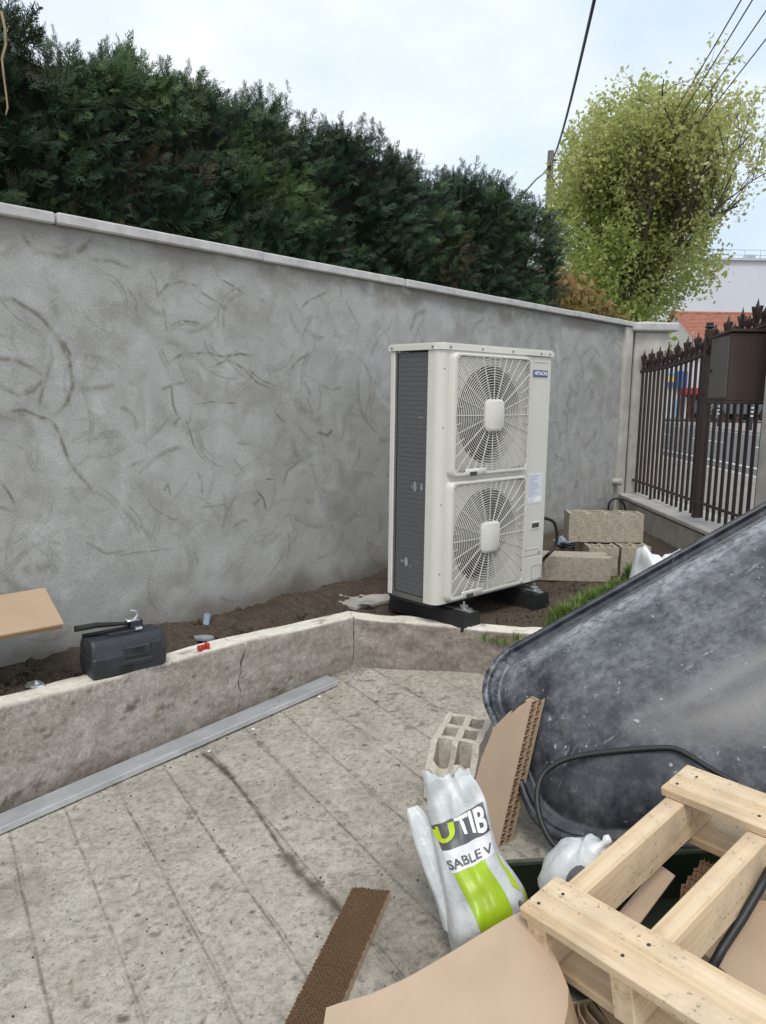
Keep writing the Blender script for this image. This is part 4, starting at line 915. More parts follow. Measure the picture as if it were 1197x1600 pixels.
# ================================================================== BLACK TUB LYING ON ITS SIDE
te1 = np.array([.86, .05, .51]); te1 /= np.linalg.norm(te1); te2 = np.array([.3, -.77, -.56]); te2 -= te1*(te1@te2); te2 /= np.linalg.norm(te2); tn = -np.cross(te1, te2)
TK = .93; TC = CAM + (np.array([.5, 3.05, CAMZ-1.12])-CAM)*TK
tub = empty('plastic_tub', (.9, 2.6, pz(.9, 2.6)), 0, 'big scuffed black plastic tub tipped on its rim', 'tub'); toff = np.array([.9, 2.6, pz(.9, 2.6)])
U0, U1, V0, V1 = -.132*TK, 1.75, -.062*TK, .72
def tubring(ins, n=12):
    hh_ = (V1-V0)/2-ins; r_ = [min(max(.03, .19-ins*.45), hh_*.8), min(max(.04, .24-ins*.5), hh_*.95)]          # upper-left corner tight, lower-left corner wide
    P = []
    for cx, cy, a, rr_ in ((U1-ins-r_[0], V0+ins+r_[0], -90, r_[0]), (U1-ins-r_[0], V1-ins-r_[0], 0, r_[0]), (U0+ins+r_[1], V1-ins-r_[1], 90, r_[1]), (U0+ins+r_[0], V0+ins+r_[0], 180, r_[0])):
        for k in range(n+1): t = R(a+90*k/n); P.append((cx+rr_*math.cos(t), cy+rr_*math.sin(t)))
    # split the long straight runs
    Q = []
    for ii, (a, b) in enumerate(zip(P, P[1:]+P[:1])):
        m_ = 14 if ii % (n+1) == n else 1
        for k in range(m_): Q.append((a[0]+(b[0]-a[0])*k/m_, a[1]+(b[1]-a[1])*k/m_))
    return Q
kn_i = [.054, .060, .085, .13, .18, .24, .29, .34]; kn_d = [.008, .016, .042, .078, .104, .125, .138, .143]
ins_l = np.concatenate([np.linspace(.054, .12, 9), np.linspace(.135, .34, 14)])
dl_ = np.interp(ins_l, kn_i, kn_d); dl_[1:-1] = (dl_[:-2]+2*dl_[1:-1]+dl_[2:])/4
NR = len(tubring(.05))
def tubmesh(levels):
    vs = []; dust_sheen = []
    for ins, d in levels:
        Q = tubring(min(ins, .345))
        assert len(Q) == NR, (len(Q), NR, ins)
        for u, v in Q:
            tq = min(max((u+.05)/.6, 0), 1); v_w = v + .26*tq*tq*(3-2*tq)*((v-V0)/(V1-V0))**2
            u = u - .085*max(0, v/V1)**2*max(0, 1-(u-U0)/.6)
            if ins > .0585: v_w += (ins-.058)*.8*max(0, (v-V0)/(V1-V0))**3
            dm = .012*math.sin(u*5+1)*math.sin(v*6) if ins > .2 else 0
            vs.append(TC+te1*u+te2*v_w+tn*(d+dm)-toff)
            band = math.exp(-((ins-.11)/.055)**2)*max(0, 1-(v-V0)/.26); dust_sheen.append(.95*band+.22*max(0, 1-(v-V0)/.5)*(u > .25) if ins > .0585 else (.4 if (u < .06 and v < .35) else .10))  # dust band by the rim; paler upper right is painted sky sheen
    n = NR; fs = [(k*n+i, k*n+(i+1) % n, (k+1)*n+(i+1) % n, (k+1)*n+i) for k in range(len(levels)-1) for i in range(n)]
    return vs, fs, dust_sheen, n
hl = [(float(a), float(b)) for a, b in zip(ins_l, dl_)]
v_, f_, a_, n = tubmesh(hl); k0 = (len(hl)-1)*n
cvt = sum(v_[k0:], np.zeros(3))/n; v_.append(cvt); a_.append(.1); f_ += [(k0+i, k0+(i+1) % n, len(v_)-1) for i in range(n)]
ho = mk('hull', v_, f_, 'tub_plastic', tub, True, {'dust_sheen': a_})
rl = [(.006, -.034), (0, -.034), (-.002, .016), (.002, .024), (.010, .027), (.018, .024), (.022, .014), (.026, .008), (.044, .007), (.058, .010)]
v_, f_, a_, n = tubmesh(rl); ro = mk('rim_flange', v_, f_, 'tub_rim', tub, True, {'dust_sheen': a_}); ro.data.set_sharp_from_angle(angle=R(35))
sm_ = ro.modifiers.new('Solidify', 'SOLIDIFY'); sm_.thickness = .004; sm_.offset = -1
# cable looped over the tub
def hullpt(px, py, lift=.012): return onplane(px, py, TC+tn*(.132+lift), tn)
cp = [(905, 1352), (884, 1338), (862, 1318), (846, 1288), (838, 1255), (841, 1222), (854, 1202), (880, 1187), (915, 1179), (960, 1174), (1005, 1170), (1040, 1168), (1058, 1170), (1078, 1181), (1098, 1194), (1118, 1206), (1150, 1224)]
m = MB(); pts = [hullpt(*q) for q in cp]
for k in range(2):
    pts = [pts[0]]+[p for a, b in zip(pts[:-1], pts[1:]) for p in (a*.75+b*.25, a*.25+b*.75)]+[pts[-1]]
m.tube(pts, .0095, 8); o = m.build('black_cable', 'cable_black', None, True); tag(o, 'thick black cable looped across the face of the black tub', 'cable')

# ================================================================== GREEN TROUGH WITH RUBBISH
g0 = patio(748, 1355, .17); g1 = patio(880, 1345, .17); ga = math.atan2(g1[1]-g0[1], g1[0]-g0[0]); gz = pz(.8, 1.6)
gt = empty('green_trough', (g0[0]-.06, g0[1], pz(g0[0], g0[1])+.015), ga, 'dark green trough holding cardboard and pallet at the lower right', 'trough')
GW, GDp, GH = 1.25, .74, .155
slope = PB
def tw(x, y, z): return (x, y, z + (x*PB*.9))
m = MB()
def wallq(a, b, ai, bi, name):
    mm = MB(); mm.add([tw(*a, .0), tw(*b, .0), tw(b[0]+bi[0]*.0, b[1], GH), tw(a[0], a[1], GH), tw(a[0]+ai[0]*.012, a[1]+ai[1]*.012, 0), tw(b[0]+bi[0]*.012, b[1]+bi[1]*.012, 0), tw(b[0]+bi[0]*.012, b[1]+bi[1]*.012, GH), tw(a[0]+ai[0]*.012, a[1]+ai[1]*.012, GH)],
        [(0, 1, 2, 3), (4, 7, 6, 5), (0, 4, 5, 1), (3, 2, 6, 7), (0, 3, 7, 4), (1, 5, 6, 2)]); mm.build(name, 'green_tub', gt)
wallq((0, 0), (GW, 0), (1, -1), (-1, -1), 'back_wall'); wallq((.60, -GDp), (GW, -GDp), (1, 1), (-1, 1), 'front_wall'); wallq((-.001, -.002), (.599, -GDp+.002), (1, 0), (1, 0), 'side_wall'); wallq((GW+.001, -.002), (GW+.001, -GDp+.002), (-1, 0), (-1, 0), 'side_wall')
m.add([tw(.01, -.01, .012), tw(GW-.01, -.01, .012), tw(GW-.01, -GDp+.01, .012), tw(.61, -GDp+.01, .012)], [(0, 1, 2, 3)]); m.build('trough_floor', 'green_tub', gt)
m = MB(); P = [tw(-.003, .003, GH+.002), tw(GW+.003, .003, GH+.002), tw(GW+.003, -GDp-.003, GH+.002), tw(.597, -GDp-.003, GH+.002), tw(-.003, .003, GH+.002)]
m.tube(P, .007, 6); m.build('rolled_rim', 'green_rim', gt, True)

# ---- leaning thick corrugated cardboard
c1 = patio(778, 1327) + np.array([0, 0, .004]); c2 = aty(832, 1092, 2.50); ca_ = (c2-c1)/np.linalg.norm(c2-c1)
hd = np.array([math.cos(R(-54)), math.sin(R(-54)), 0]); hd = hd-ca_*(hd@ca_); hd /= np.linalg.norm(hd); cn = np.cross(ca_, hd); cn = cn if cn[1] < 0 else -cn
def oncard(px, py): return onplane(px, py, c1, cn)
outl = [(778, 1327), (722, 1318), (728, 1262), (745, 1212), (752, 1185), (768, 1146), (772, 1136), (786, 1122), (796, 1112), (800, 1110), (798, 1116), (812, 1103), (824, 1096), (832, 1090)]
TCK = .062
cb = empty('corrugated_board', c1, 0, 'thick torn corrugated cardboard leaning on the black tub', 'cardboard')
slab_from([oncard(*q)-c1 for q in outl], .004, cn).build('front_liner', 'cardboard_pale', cb)
slab_from([oncard(*q)-c1-cn*TCK for q in outl], .004, cn).build('back_liner', 'cardboard', cb)
Ln = float(np.linalg.norm(c2-c1))
fl = MB(); nl = 2
for l in range(nl):
    z0 = -.005-l*(TCK-.006)/nl; h = (TCK-.006)/nl-.002; nseg = 150; pv = []
    for k in range(nseg+1):
        s = Ln*k/nseg; zz_ = z0-h*(.5+.5*math.sin(k*2*math.pi/7.+l*1.5)); 
        base = ca_*s+cn*zz_; ins = -.004+random.uniform(-.003, .002)
        pv += [base+hd*ins, base-hd*.03]
    fl.add(pv, [(2*k, 2*k+1, 2*k+3, 2*k+2) for k in range(nseg)])
    if l: 
        fl.add([ca_*0+cn*(z0+.001)+hd*0, ca_*Ln+cn*(z0+.001), ca_*Ln+cn*(z0+.001)-hd*.03, cn*(z0+.001)-hd*.03], [(0, 1, 2, 3)])
o = fl.build('flutes', 'cardboard', cb); tag(o, kind='stuff'); md = o.modifiers.new('Solidify', 'SOLIDIFY'); md.thickness = .0022

# ---- honeycomb board lying on the patio
h0 = patio(550, 1386, .03); h1 = patio(608, 1391, .03); h2 = patio(448, 1590, .03)
hx = h1-h0; WID = float(np.linalg.norm(hx)); hx /= WID; hy = h2-h0; hy -= hx*(hy@hx); LEN = float(np.linalg.norm(hy))*1.5; hy /= np.linalg.norm(hy); hz = np.cross(hy, hx); hz = hz if hz[2] > 0 else -hz
hsk = float(((h2-h0)@hx)/np.linalg.norm(h2-h0-hx*((h2-h0)@hx)))
hx_ = hx; hyy = (h2-h0)/np.linalg.norm(h2-h0); LEN = float(np.linalg.norm(h2-h0))*1.45
hb = empty('honeycomb_board', h0-hz*.03, 0, 'dark brown strip of paper honeycomb board lying on the patio', 'honeycomb board')
m = MB(); NC = 11; cw = WID/NC; nr = int(LEN/(cw*.62)); 
for r_ in range(nr+1):
    pv = []
    yv = LEN*r_/nr
    for k in range(NC*2+1):
        x = k*cw/2; amp = cw*.26*(1 if (k+r_) % 2 else -1)
        tp = random.uniform(-.004, .002); P = hx_*x+hyy*(yv+amp)
        pv += [P+hz*.001, P+hz*(.03+tp)]
    m.add(pv, [(2*k, 2*k+2, 2*k+3, 2*k+1) for k in range(NC*2)])
    # a second sheet just behind, so each cell closes
    if r_ < nr:
        for k in range(NC*2+1):
            if (k+r_) % 2:
                P = hx_*(k*cw/2)+hyy*(yv+cw*.26); Q_ = hx_*(k*cw/2)+hyy*(LEN*(r_+1)/nr-cw*.26); m.add([P+hz*.001, Q_+hz*.001, Q_+hz*.028, P+hz*.028], [(0, 1, 2, 3)])
o = m.build('cell_walls', 'cardboard_edge', hb); tag(o, kind='stuff'); md = o.modifiers.new('Solidify', 'SOLIDIFY'); md.thickness = .0012
m = MB(); m.add([hz*.0005, hx_*WID+hz*.0005, hx_*WID+hyy*LEN+hz*.0005, hyy*LEN+hz*.0005], [(0, 1, 2, 3)]); m.build('bottom_liner', 'cardboard_edge', hb)
m = MB(); nn_ = 70
pv = []
for k in range(nn_+1):
    P = hx_*(WID+.002+.0016*math.sin(k*1.9))+hyy*(LEN*k/nn_); pv += [P+hz*.001, P+hz*(.031+.002*math.sin(k*3.1))]
m.add(pv, [(2*k, 2*k+1, 2*k+3, 2*k+2) for k in range(nn_)]); o = m.build('edge_strip', 'cardboard_pale', hb)

# ---- printed sand bag
def px3(rows):          # rows: (lx,ly,rx,ry,depth,thick)
    return [(aty(a, b, d), aty(c, e, d+.015), t) for a, b, c, e, d, t in rows]
def interp_rows(rows, n):
    L0 = np.array([r_[0] for r_ in rows]); R0 = np.array([r_[1] for r_ in rows]); T0 = np.array([r_[2] for r_ in rows]); t = np.linspace(0, 1, len(rows)); tt = np.linspace(0, 1, n)
    def smooth(A):
        A = np.array([np.interp(tt, t, A[:, k]) for k in range(A.shape[1])]).T
        for _ in range(3): A[1:-1] = (A[:-2]+2*A[1:-1]+A[2:])/4
        return A
    return smooth(L0), smooth(R0), smooth(T0[:, None])[:, 0]
def bag_surface(rows, nv=40, nu=28, wr=.006, seed=0):
    Lr_, Rr_, Tr_ = interp_rows(rows, nv)
    def S_(u, v, back=False):
        f = v*(nv-1); i = int(min(max(f, 0), nv-2)); t = f-i
        a = Lr_[i]*(1-t)+Lr_[i+1]*t; b = Rr_[i]*(1-t)+Rr_[i+1]*t; th = Tr_[i]*(1-t)+Tr_[i+1]*t
        u_ = min(max(u, 0), 1); P = a*(1-u)+b*u; dw = CAM-P; dw[2] *= .45; dw /= np.linalg.norm(dw)
        bul = th*(max(0, 1-(2*u_-1)**2))**.5
        w = wr*(math.sin(u*9+v*14+seed)+.8*math.sin(u*21-v*9+seed*2)+.6*math.sin(v*31+u*5))*.5
        w += wr*.9*(abs(math.sin(u*6.3+v*4.1+seed))**.4-.75)+wr*.5*(abs(math.sin(u*3+v*17+seed*1.7))**.5-.7)
        return P + dw*((-bul*.7) if back else (bul + w*(1 if .02 < u < .98 else .2)))
    return S_
brow = px3([(660, 1210, 733, 1206, 2.10, .008), (666, 1240, 748, 1226, 2.09, .016), (671, 1275, 760, 1252, 2.075, .030), (677, 1310, 768, 1295, 2.05, .05), (684, 1345, 779, 1332, 2.02, .075), (692, 1385, 806, 1366, 1.99, .095), (696, 1425, 826, 1398, 1.965, .11), (699, 1460, 822, 1436, 1.95, .11), (706, 1489, 800, 1475, 1.945, .06)])
Sb = bag_surface(brow, wr=.009)
sb = empty('sand_bag', patio(740, 1480), 0, 'white and lime printed plastic sand bag slumped on the patio', 'sand bag'); sbo = patio(740, 1480)
nu, nv = 30, 46
V = np.array([[Sb(u, v)-sbo for u in np.linspace(0, 1, nu)] for v in np.linspace(0, 1, nv)]); V2 = np.array([[Sb(u, v, True)-sbo for u in np.linspace(0, 1, nu)] for v in np.linspace(0, 1, nv)])
for k in range(nu): V[0, k, 2] += .004*math.sin(k*.9)+.012*math.sin(k*.27+1)+random.uniform(-.003, .003); V2[0, k] = V[0, k]+np.array([0, .012, -.004])
allv = np.vstack([V.reshape(-1, 3), V2.reshape(-1, 3)]); q1 = gridq(nv, nu); o = mknp('film', allv, np.vstack([q1, q1[:, ::-1]+nu*nv]), 'sand_bag_film', sb, True)
frow = px3([(636, 1264, 652, 1258, 2.11, .004), (637, 1275, 664, 1268, 2.10, .014), (642, 1300, 684, 1300, 2.075, .016), (654, 1335, 704, 1338, 2.045, .022), (668, 1375, 720, 1378, 2.01, .03), (684, 1415, 730, 1418, 1.985, .035), (692, 1450, 735, 1452, 1.965, .035)])
Sf = bag_surface(frow, 24, 14, .004, 3)
Vf = np.array([[Sf(u, v)-sbo for u in np.linspace(0, 1, 14)] for v in np.linspace(0, 1, 26)]); Vb = np.array([[Sf(u, v, True)-sbo for u in np.linspace(0, 1, 14)] for v in np.linspace(0, 1, 26)])
q1 = gridq(26, 14); mknp('side_fold', np.vstack([Vf.reshape(-1, 3), Vb.reshape(-1, 3)]), np.vstack([q1, q1[:, ::-1]+14*26]), 'sand_bag_film', sb, True)
def nearuv(S_, px, py):
    best = None
    for v in np.linspace(0, 1, 81):
        for u in np.linspace(0, 1, 41):
            d = S_(u, v)-CAM; x = 598.5+F*(d@_rt)/(d@_fw); y = 800-F*(d@_up)/(d@_fw); e = (x-px)**2+(y-py)**2
            if best is None or e < best[0]: best = (e, u, v)
    return best[1], best[2]
def patch(S_, quad, name, mat, par, lift=.0022, n=14):
    uv = [nearuv(S_, *q) for q in quad]; m = MB(); vs = []
    for i in range(n+1):
        for j in range(n+1):
            a, b = i/n, j/n
            u = (1-a)*(1-b)*uv[0][0]+a*(1-b)*uv[1][0]+a*b*uv[2][0]+(1-a)*b*uv[3][0]; v = (1-a)*(1-b)*uv[0][1]+a*(1-b)*uv[1][1]+a*b*uv[2][1]+(1-a)*b*uv[3][1]
            P = S_(u, v); d = CAM-P; vs.append(P+d/np.linalg.norm(d)*lift-sbo)
    m.add(vs, [(i*(n+1)+j, (i+1)*(n+1)+j, (i+1)*(n+1)+j+1, i*(n+1)+j+1) for i in range(n) for j in range(n)]); return m.build(name, mat, par, True), uv
def letters(S_, body, quad, mat, par, lift=.0042, size=1., bold=.02, name='lettering'):
    uv = [nearuv(S_, *q) for q in quad]; me = text_mesh(body, 1, 0, bold)
    bm = bmesh.new(); bm.from_mesh(me); bmesh.ops.triangulate(bm, faces=bm.faces[:]); bmesh.ops.subdivide_edges(bm, edges=[e for e in bm.edges if e.calc_length() > .2], cuts=2); 
    xs_ = [v.co.x for v in bm.verts]; ys_ = [v.co.y for v in bm.verts]; x0, x1, y0, y1 = min(xs_), max(xs_), min(ys_), max(ys_)
    for w in bm.verts:
        a = (w.co.x-x0)/(x1-x0); b = 1-(w.co.y-y0)/(y1-y0)
        u = (1-a)*(1-b)*uv[0][0]+a*(1-b)*uv[1][0]+a*b*uv[2][0]+(1-a)*b*uv[3][0]; v = (1-a)*(1-b)*uv[0][1]+a*(1-b)*uv[1][1]+a*b*uv[2][1]+(1-a)*b*uv[3][1]
        P = S_(u, v); d = CAM-P; P = P+d/np.linalg.norm(d)*lift-sbo; w.co = Vector([float(c) for c in P])
    bm.to_mesh(me); bm.free(); return put(name, me, mat, par)
# quads: top-left, top-right, bottom-right, bottom-left in the picture
patch(Sb, [(673, 1289), (754, 1251), (766, 1296), (690, 1331)], 'grey_band', 'bag_grey', sb)
patch(Sb, [(690, 1331), (766, 1296), (771, 1330), (706, 1364)], 'white_band', 'bag_white', sb)
patch(Sb, [(709, 1367), (756, 1342), (801, 1434), (754, 1460)], 'lime_stripe', 'bag_green', sb)
patch(Sb, [(772, 1326), (777, 1330), (812, 1392), (800, 1385)], 'lime_edge', 'bag_lime', sb)
patch(Sb, [(820, 1384), (832, 1388), (830, 1408), (822, 1412)], 'lime_edge', 'bag_lime', sb)
letters(Sb, 'U', [(674, 1294), (709, 1284), (713, 1310), (686, 1322)], 'bag_lime', sb, bold=.05)
letters(Sb, 'TIB', [(708, 1280), (756, 1257), (763, 1297), (718, 1304)], 'white_print', sb, bold=.03)
letters(Sb, 'SABLE V', [(697, 1343), (768, 1314), (771, 1328), (703, 1358)], 'bag_grey', sb, bold=.02)

# ---- second, knotted bag inside the trough
P = patio(908, 1352, .30); kb = empty('knotted_bag', P-np.array([0, 0, .12]), 0, 'small knotted white and grey plastic sand bag behind the pallet', 'sand bag')
bm = bmesh.new(); bmesh.ops.create_uvsphere(bm, u_segments=28, v_segments=18, radius=1)
for v in bm.verts:
    x, y, z = v.co; a = math.atan2(y, x); w = 1+.05*math.sin(a*5+z*4)+.04*math.sin(a*9-z*7)
    v.co = Vector((x*.105*w, y*.09*w, .085+z*.105*w+.02*x))
me = bpy.data.meshes.new('bag'); bm.to_mesh(me); bm.free(); put('film', me, 'sand_bag_film', kb, True)
m = MB(); m.tube([(.015, -.02, .155), (.03, -.02, .178), (.042, -.02, .190), (.052, -.02, .198), (.060, -.02, .208), (.068, -.02, .213)], [.034, .018, .010, .008, .014, .010], 10); m.build('knot', 'bag_white', kb, True)
def blobpatch(cx, cz, rx, rz, rot, mat, nm):
    m = MB(); vs = [(0, 0)]+[(math.cos(2*math.pi*k/14), math.sin(2*math.pi*k/14)) for k in range(14)]; P = []
    for x, z in vs:
        X_ = cx+rx*x*math.cos(rot)-rz*z*math.sin(rot); Z_ = cz+rx*x*math.sin(rot)+rz*z*math.cos(rot); k = max(0, 1-(X_/.105)**2-((Z_)/.105)**2); P.append((X_*1.03, -.09*k**.5*1.04-.001, .085+Z_*1.03+.02*X_))
    m.add(P, [(0, k, k % 14+1) for k in range(1, 15)]); m.build(nm, mat, kb)
blobpatch(-.03, .045, .035, .022, .9, 'bag_grey', 'grey_print'); blobpatch(.02, .062, .03, .02, .3, 'bag_grey', 'grey_print'); blobpatch(.0, .01, .05, .028, .8, 'bag_grey', 'grey_print'); blobpatch(-.065, .0, .012, .04, -.5, 'bag_grey', 'grey_print'); blobpatch(.06, .072, .024, .01, .4, 'bag_lime', 'lime_print')

# ---- wooden pallet
SCL = 1.40
def rotm(y, p, r): return (Matrix.Rotation(y, 3, 'Z') @ Matrix.Rotation(p, 3, 'X') @ Matrix.Rotation(r, 3, 'Y'))
PX = np.array([.234, 1.162, -.837])*SCL + CAM
pl = empty('wooden_pallet', PX, 0, 'small new pine pallet lying tilted on the rubbish heap', 'pallet'); pl.rotation_euler = rotm(-.899, .195, -.047).to_euler()
PW = .097*SCL; PG = .416*SCL; PLn = .60*SCL; ST = .055; SH = .118; BT = .026
def plank(c, d, nm, rx=0):
    m = MB(); m.box((0, 0, 0), d, bev=.0025); o = m.build(nm, 'pallet_wood', pl); o.location = c; o.rotation_euler = (rx, 0, 0); return o
dk = []
for y in (0, PG): dk.append(plank((PLn/2, y+PW/2, -BT/2), (PLn, PW, BT), 'deck_board'))
sx = [.040, .172*SCL-.004+.03, PLn-.05]
for x in sx:
    m = MB(); m.box((0, 0, 0), (PG+PW-.01, ST, SH), bev=.003); o = m.build('stringer', 'pallet_wood', pl); o.location = (x, (PG+PW)/2, -BT-SH/2-.001); o.rotation_euler = (0, 0, R(90))
for y in (.02, PG+.02): plank((PLn/2, y+PW/2, -BT-SH-BT/2-.002), (PLn-.02, PW*.9, BT), 'bottom_board')
for di, b in enumerate(dk):
    m = MB()
    for k, x in enumerate(sx):
        for yy in (-.03, .028): m.cyl((x-PLn/2+(.012 if yy > 0 else -.012), yy, BT/2), (x-PLn/2+(.012 if yy > 0 else -.012), yy, BT/2+.0012), .0042, 8)
    m.build('nail_heads', 'nail', b)

# ---- cardboard around the pallet
def sheet_card(name, pxs, p0, nrm, th, mat, label, core=True, bend=None):
    nrm = np.asarray(nrm, float); nrm /= np.linalg.norm(nrm); P = [onplane(*q, p0, nrm) for q in pxs]; o0 = np.mean(P, 0)
    t = empty(name, o0, 0, label, 'cardboard'); slab_from([q-o0 for q in P], th, nrm).build('liner', mat, t); return t, P, o0, nrm
# big curved flap in the foreground
FP = aty(842, 1440, 1.63); FN = np.array([-.28, -.42, .86])
pxs = [(838, 1425), (812, 1424), (760, 1455), (700, 1490), (640, 1524), (580, 1552), (528, 1568), (510, 1575), (500, 1640), (470, 1760), (860, 1760), (872, 1640), (884, 1560), (884, 1530), (874, 1505), (858, 1470)]
FN /= np.linalg.norm(FN); P = [onplane(*q, FP, FN) for q in pxs]; o0 = np.mean(P, 0)
t = empty('cardboard_flap', o0, 0, 'big tan cardboard box flap in the foreground left of pallet', 'cardboard')
fm = slab_from([q-o0 for q in P], .006, FN); me = bpy.data.meshes.new('flap'); me.from_pydata(fm.v, [], fm.f); fix(me); bm = bmesh.new(); bm.from_mesh(me); bmesh.ops.triangulate(bm, faces=[f for f in bm.faces if len(f.verts) > 4])
for _ in range(4): bmesh.ops.subdivide_edges(bm, edges=[e for e in bm.edges if e.calc_length() > .03], cuts=1, use_grid_fill=False); bmesh.ops.triangulate(bm, faces=bm.faces[:])
rgt = np.array([1, 0, 0.]); rgt -= FN*(rgt@FN); rgt /= np.linalg.norm(rgt); xr = (onplane(850, 1500, FP, FN)-o0)@rgt
for v in bm.verts:
    x = np.array(v.co)@rgt; s = max(0, x-(xr-.09))
    v.co -= Vector([float(c) for c in (FN*(s*s*2.6))]); v.co += Vector([float(c) for c in FN*(.004*math.sin(x*11))])
bm.to_mesh(me); bm.free(); put('flap_sheet', me, 'cardboard_pale', t, True, 40)
# side of the same box going down to the patio
m = MB(); a, b, c = [onplane(*q, FP, FN)-o0 for q in ((884, 1530), (884, 1560), (872, 1640))]
a = a-FN*.045; b = b-FN*.045; c = c-FN*.045
dn = np.array([.05, .0, -.16]); m.add([a, b, c, c+dn, b+dn, a+dn], [(0, 1, 4, 5), (1, 2, 3, 4)]); o = m.build('flap_return', 'cardboard', t); md = o.modifiers.new('Solidify', 'SOLIDIFY'); md.thickness = .005
m = MB(); pa_ = onplane(470, 1760, FP, FN); pb_ = onplane(860, 1760, FP, FN)
za = pz(pa_[0], pa_[1]); m.add([pa_-o0, pb_-o0, np.array([pb_[0], pb_[1], za])-o0, np.array([pa_[0], pa_[1], za])-o0], [(0, 1, 2, 3)]); o = m.build('box_side', 'cardboard', t); md = o.modifiers.new('Solidify', 'SOLIDIFY'); md.thickness = .005
# fluted packing pad below the pallet's left corner
q0 = aty(838, 1585, 1.57); pd = empty('fluted_pad', q0-np.array([0, 0, .05]), 0, 'block of fluted cardboard packing under the front of the pallet', 'cardboard'); po0 = q0-np.array([0, 0, .05])
fx = aty(960, 1560, 1.62)-q0; fx /= np.linalg.norm(fx); fyv = np.array([fx[1], -fx[0], -.35]); fyv -= fx*(fyv@fx); fyv /= np.linalg.norm(fyv); fz = np.cross(fx, fyv); fz = fz if fz[2] > 0 else -fz
m = MB()
for k in range(9):
    pv = []
    for s in range(13):
        wv = .010*math.sin(s*math.pi/3+k*.7); P = fx*(.02*k+.012)+fyv*(.022*s-.02)+fx*wv+fz*.05; pv += [P, P-fz*.11]
    m.add(pv, [(2*s, 2*s+1, 2*s+3, 2*s+2) for s in range(12)])
o = m.build('flutes', 'cardboard', pd); md = o.modifiers.new('Solidify', 'SOLIDIFY'); md.thickness = .004; tag(o, kind='stuff')
m = MB()
for s in (-.025, .245): m.add([fyv*s+fz*.052-fx*.005, fx*.2+fyv*s+fz*.052, fx*.2+fyv*s-fz*.07, fyv*s-fz*.07-fx*.005], [(0, 1, 2, 3)])
m.add([fyv*-.025-fz*.06, fx*.2+fyv*-.025-fz*.06, fx*.2+fyv*.245-fz*.06, fyv*.245-fz*.06], [(0, 1, 2, 3)])
o = m.build('liners', 'cardboard_pale', pd); md = o.modifiers.new('Solidify', 'SOLIDIFY'); md.thickness = .004
# sheets inside the trough
tz = pz(.8, 1.6)+.17
sheet_card('cardboard_piece', [(955, 1440), (1030, 1350), (1055, 1368), (985, 1462), (960, 1470)], np.array([.6, 1.75, tz+.03]), (-.1, -.25, .95), .006, 'cardboard_pale', 'pinkish cardboard scrap seen between the two left pallet stringers')
sheet_card('cardboard_piece', [(900, 1520), (1120, 1395), (1330, 1330), (1420, 1480), (1250, 1700), (1000, 1660)], np.array([.75, 1.5, tz-.03]), (.05, -.12, .98), .006, 'cardboard', 'broad tan cardboard lying under the pallet')
sheet_card('cardboard_piece', [(1090, 1480), (1150, 1400), (1330, 1430), (1300, 1640), (1180, 1560)], np.array([.8, 1.48, tz+.02]), (-.22, -.2, .92), .006, 'cardboard_pale', 'folded cardboard scrap beside the grey hose under the pallet')
sheet_card('cardboard_piece', [(1140, 1455), (1330, 1360), (1420, 1500), (1240, 1540)], np.array([.9, 1.55, tz+.04]), (.2, -.15, .95), .006, 'cardboard', 'tan cardboard corner at the right edge below the pallet')
# honeycomb scrap inside
m = MB(); a0 = aty(1100, 1340, 1.95); a0[2] = min(a0[2], tz+.09); o = empty('honeycomb_scrap', a0, 0, 'brown honeycomb scrap glimpsed between the pallet stringers', 'honeycomb board')
for r_ in range(10):
    pv = []
    for k in range(9): P = np.array([-.03*k/2-.018*r_*.2, -.035*k/2+.008*(1 if (k+r_) % 2 else -1), 0])+np.array([.02, -.01, 0])*r_*.4; pv += [P, P+np.array([0, 0, .03])]
    m.add(pv, [(2*k, 2*k+1, 2*k+3, 2*k+2) for k in range(8)])
ob = m.build('cell_walls', 'cardboard_edge', o); md = ob.modifiers.new('Solidify', 'SOLIDIFY'); md.thickness = .0015
# grey hose diving through the pallet
m = MB(); hp_ = [aty(1205, 1355, 1.72), aty(1185, 1392, 1.69), aty(1160, 1435, 1.66), aty(1130, 1480, 1.62), aty(1108, 1520, 1.58)]; m.tube(hp_, .0115, 10); o = m.build('grey_hose', 'cable_black', None, True); tag(o, 'thick dark grey hose passing down through the pallet', 'hose')

# ================================================================== BEHIND THE TUB
P = atz(1020, 905, SOIL); 
bm = bmesh.new(); bmesh.ops.create_uvsphere(bm, u_segments=26, v_segments=16, radius=1)
for v in bm.verts:
    x, y, z = v.co; a = math.atan2(y, x); r_ = 1+.10*math.sin(a*3+z*5)+.07*math.sin(a*7-z*8)
    v.co = Vector((x*.17*r_, y*.14*r_, .10+z*.10*r_ + (.09*math.exp(-((x+.75)/.25)**2) + .07*math.exp(-((x-.65)/.3)**2))*(z > 0)))
me = bpy.data.meshes.new('bag'); bm.to_mesh(me); bm.free(); o = put('white_bag', me, 'plastic_white', None, True); o.location = (1.75, 4.66, SOIL-.02); o.scale = (1.1, 1.1, 1.35); tag(o, 'bright white plastic bag on the soil behind the black tub', 'plastic bag')
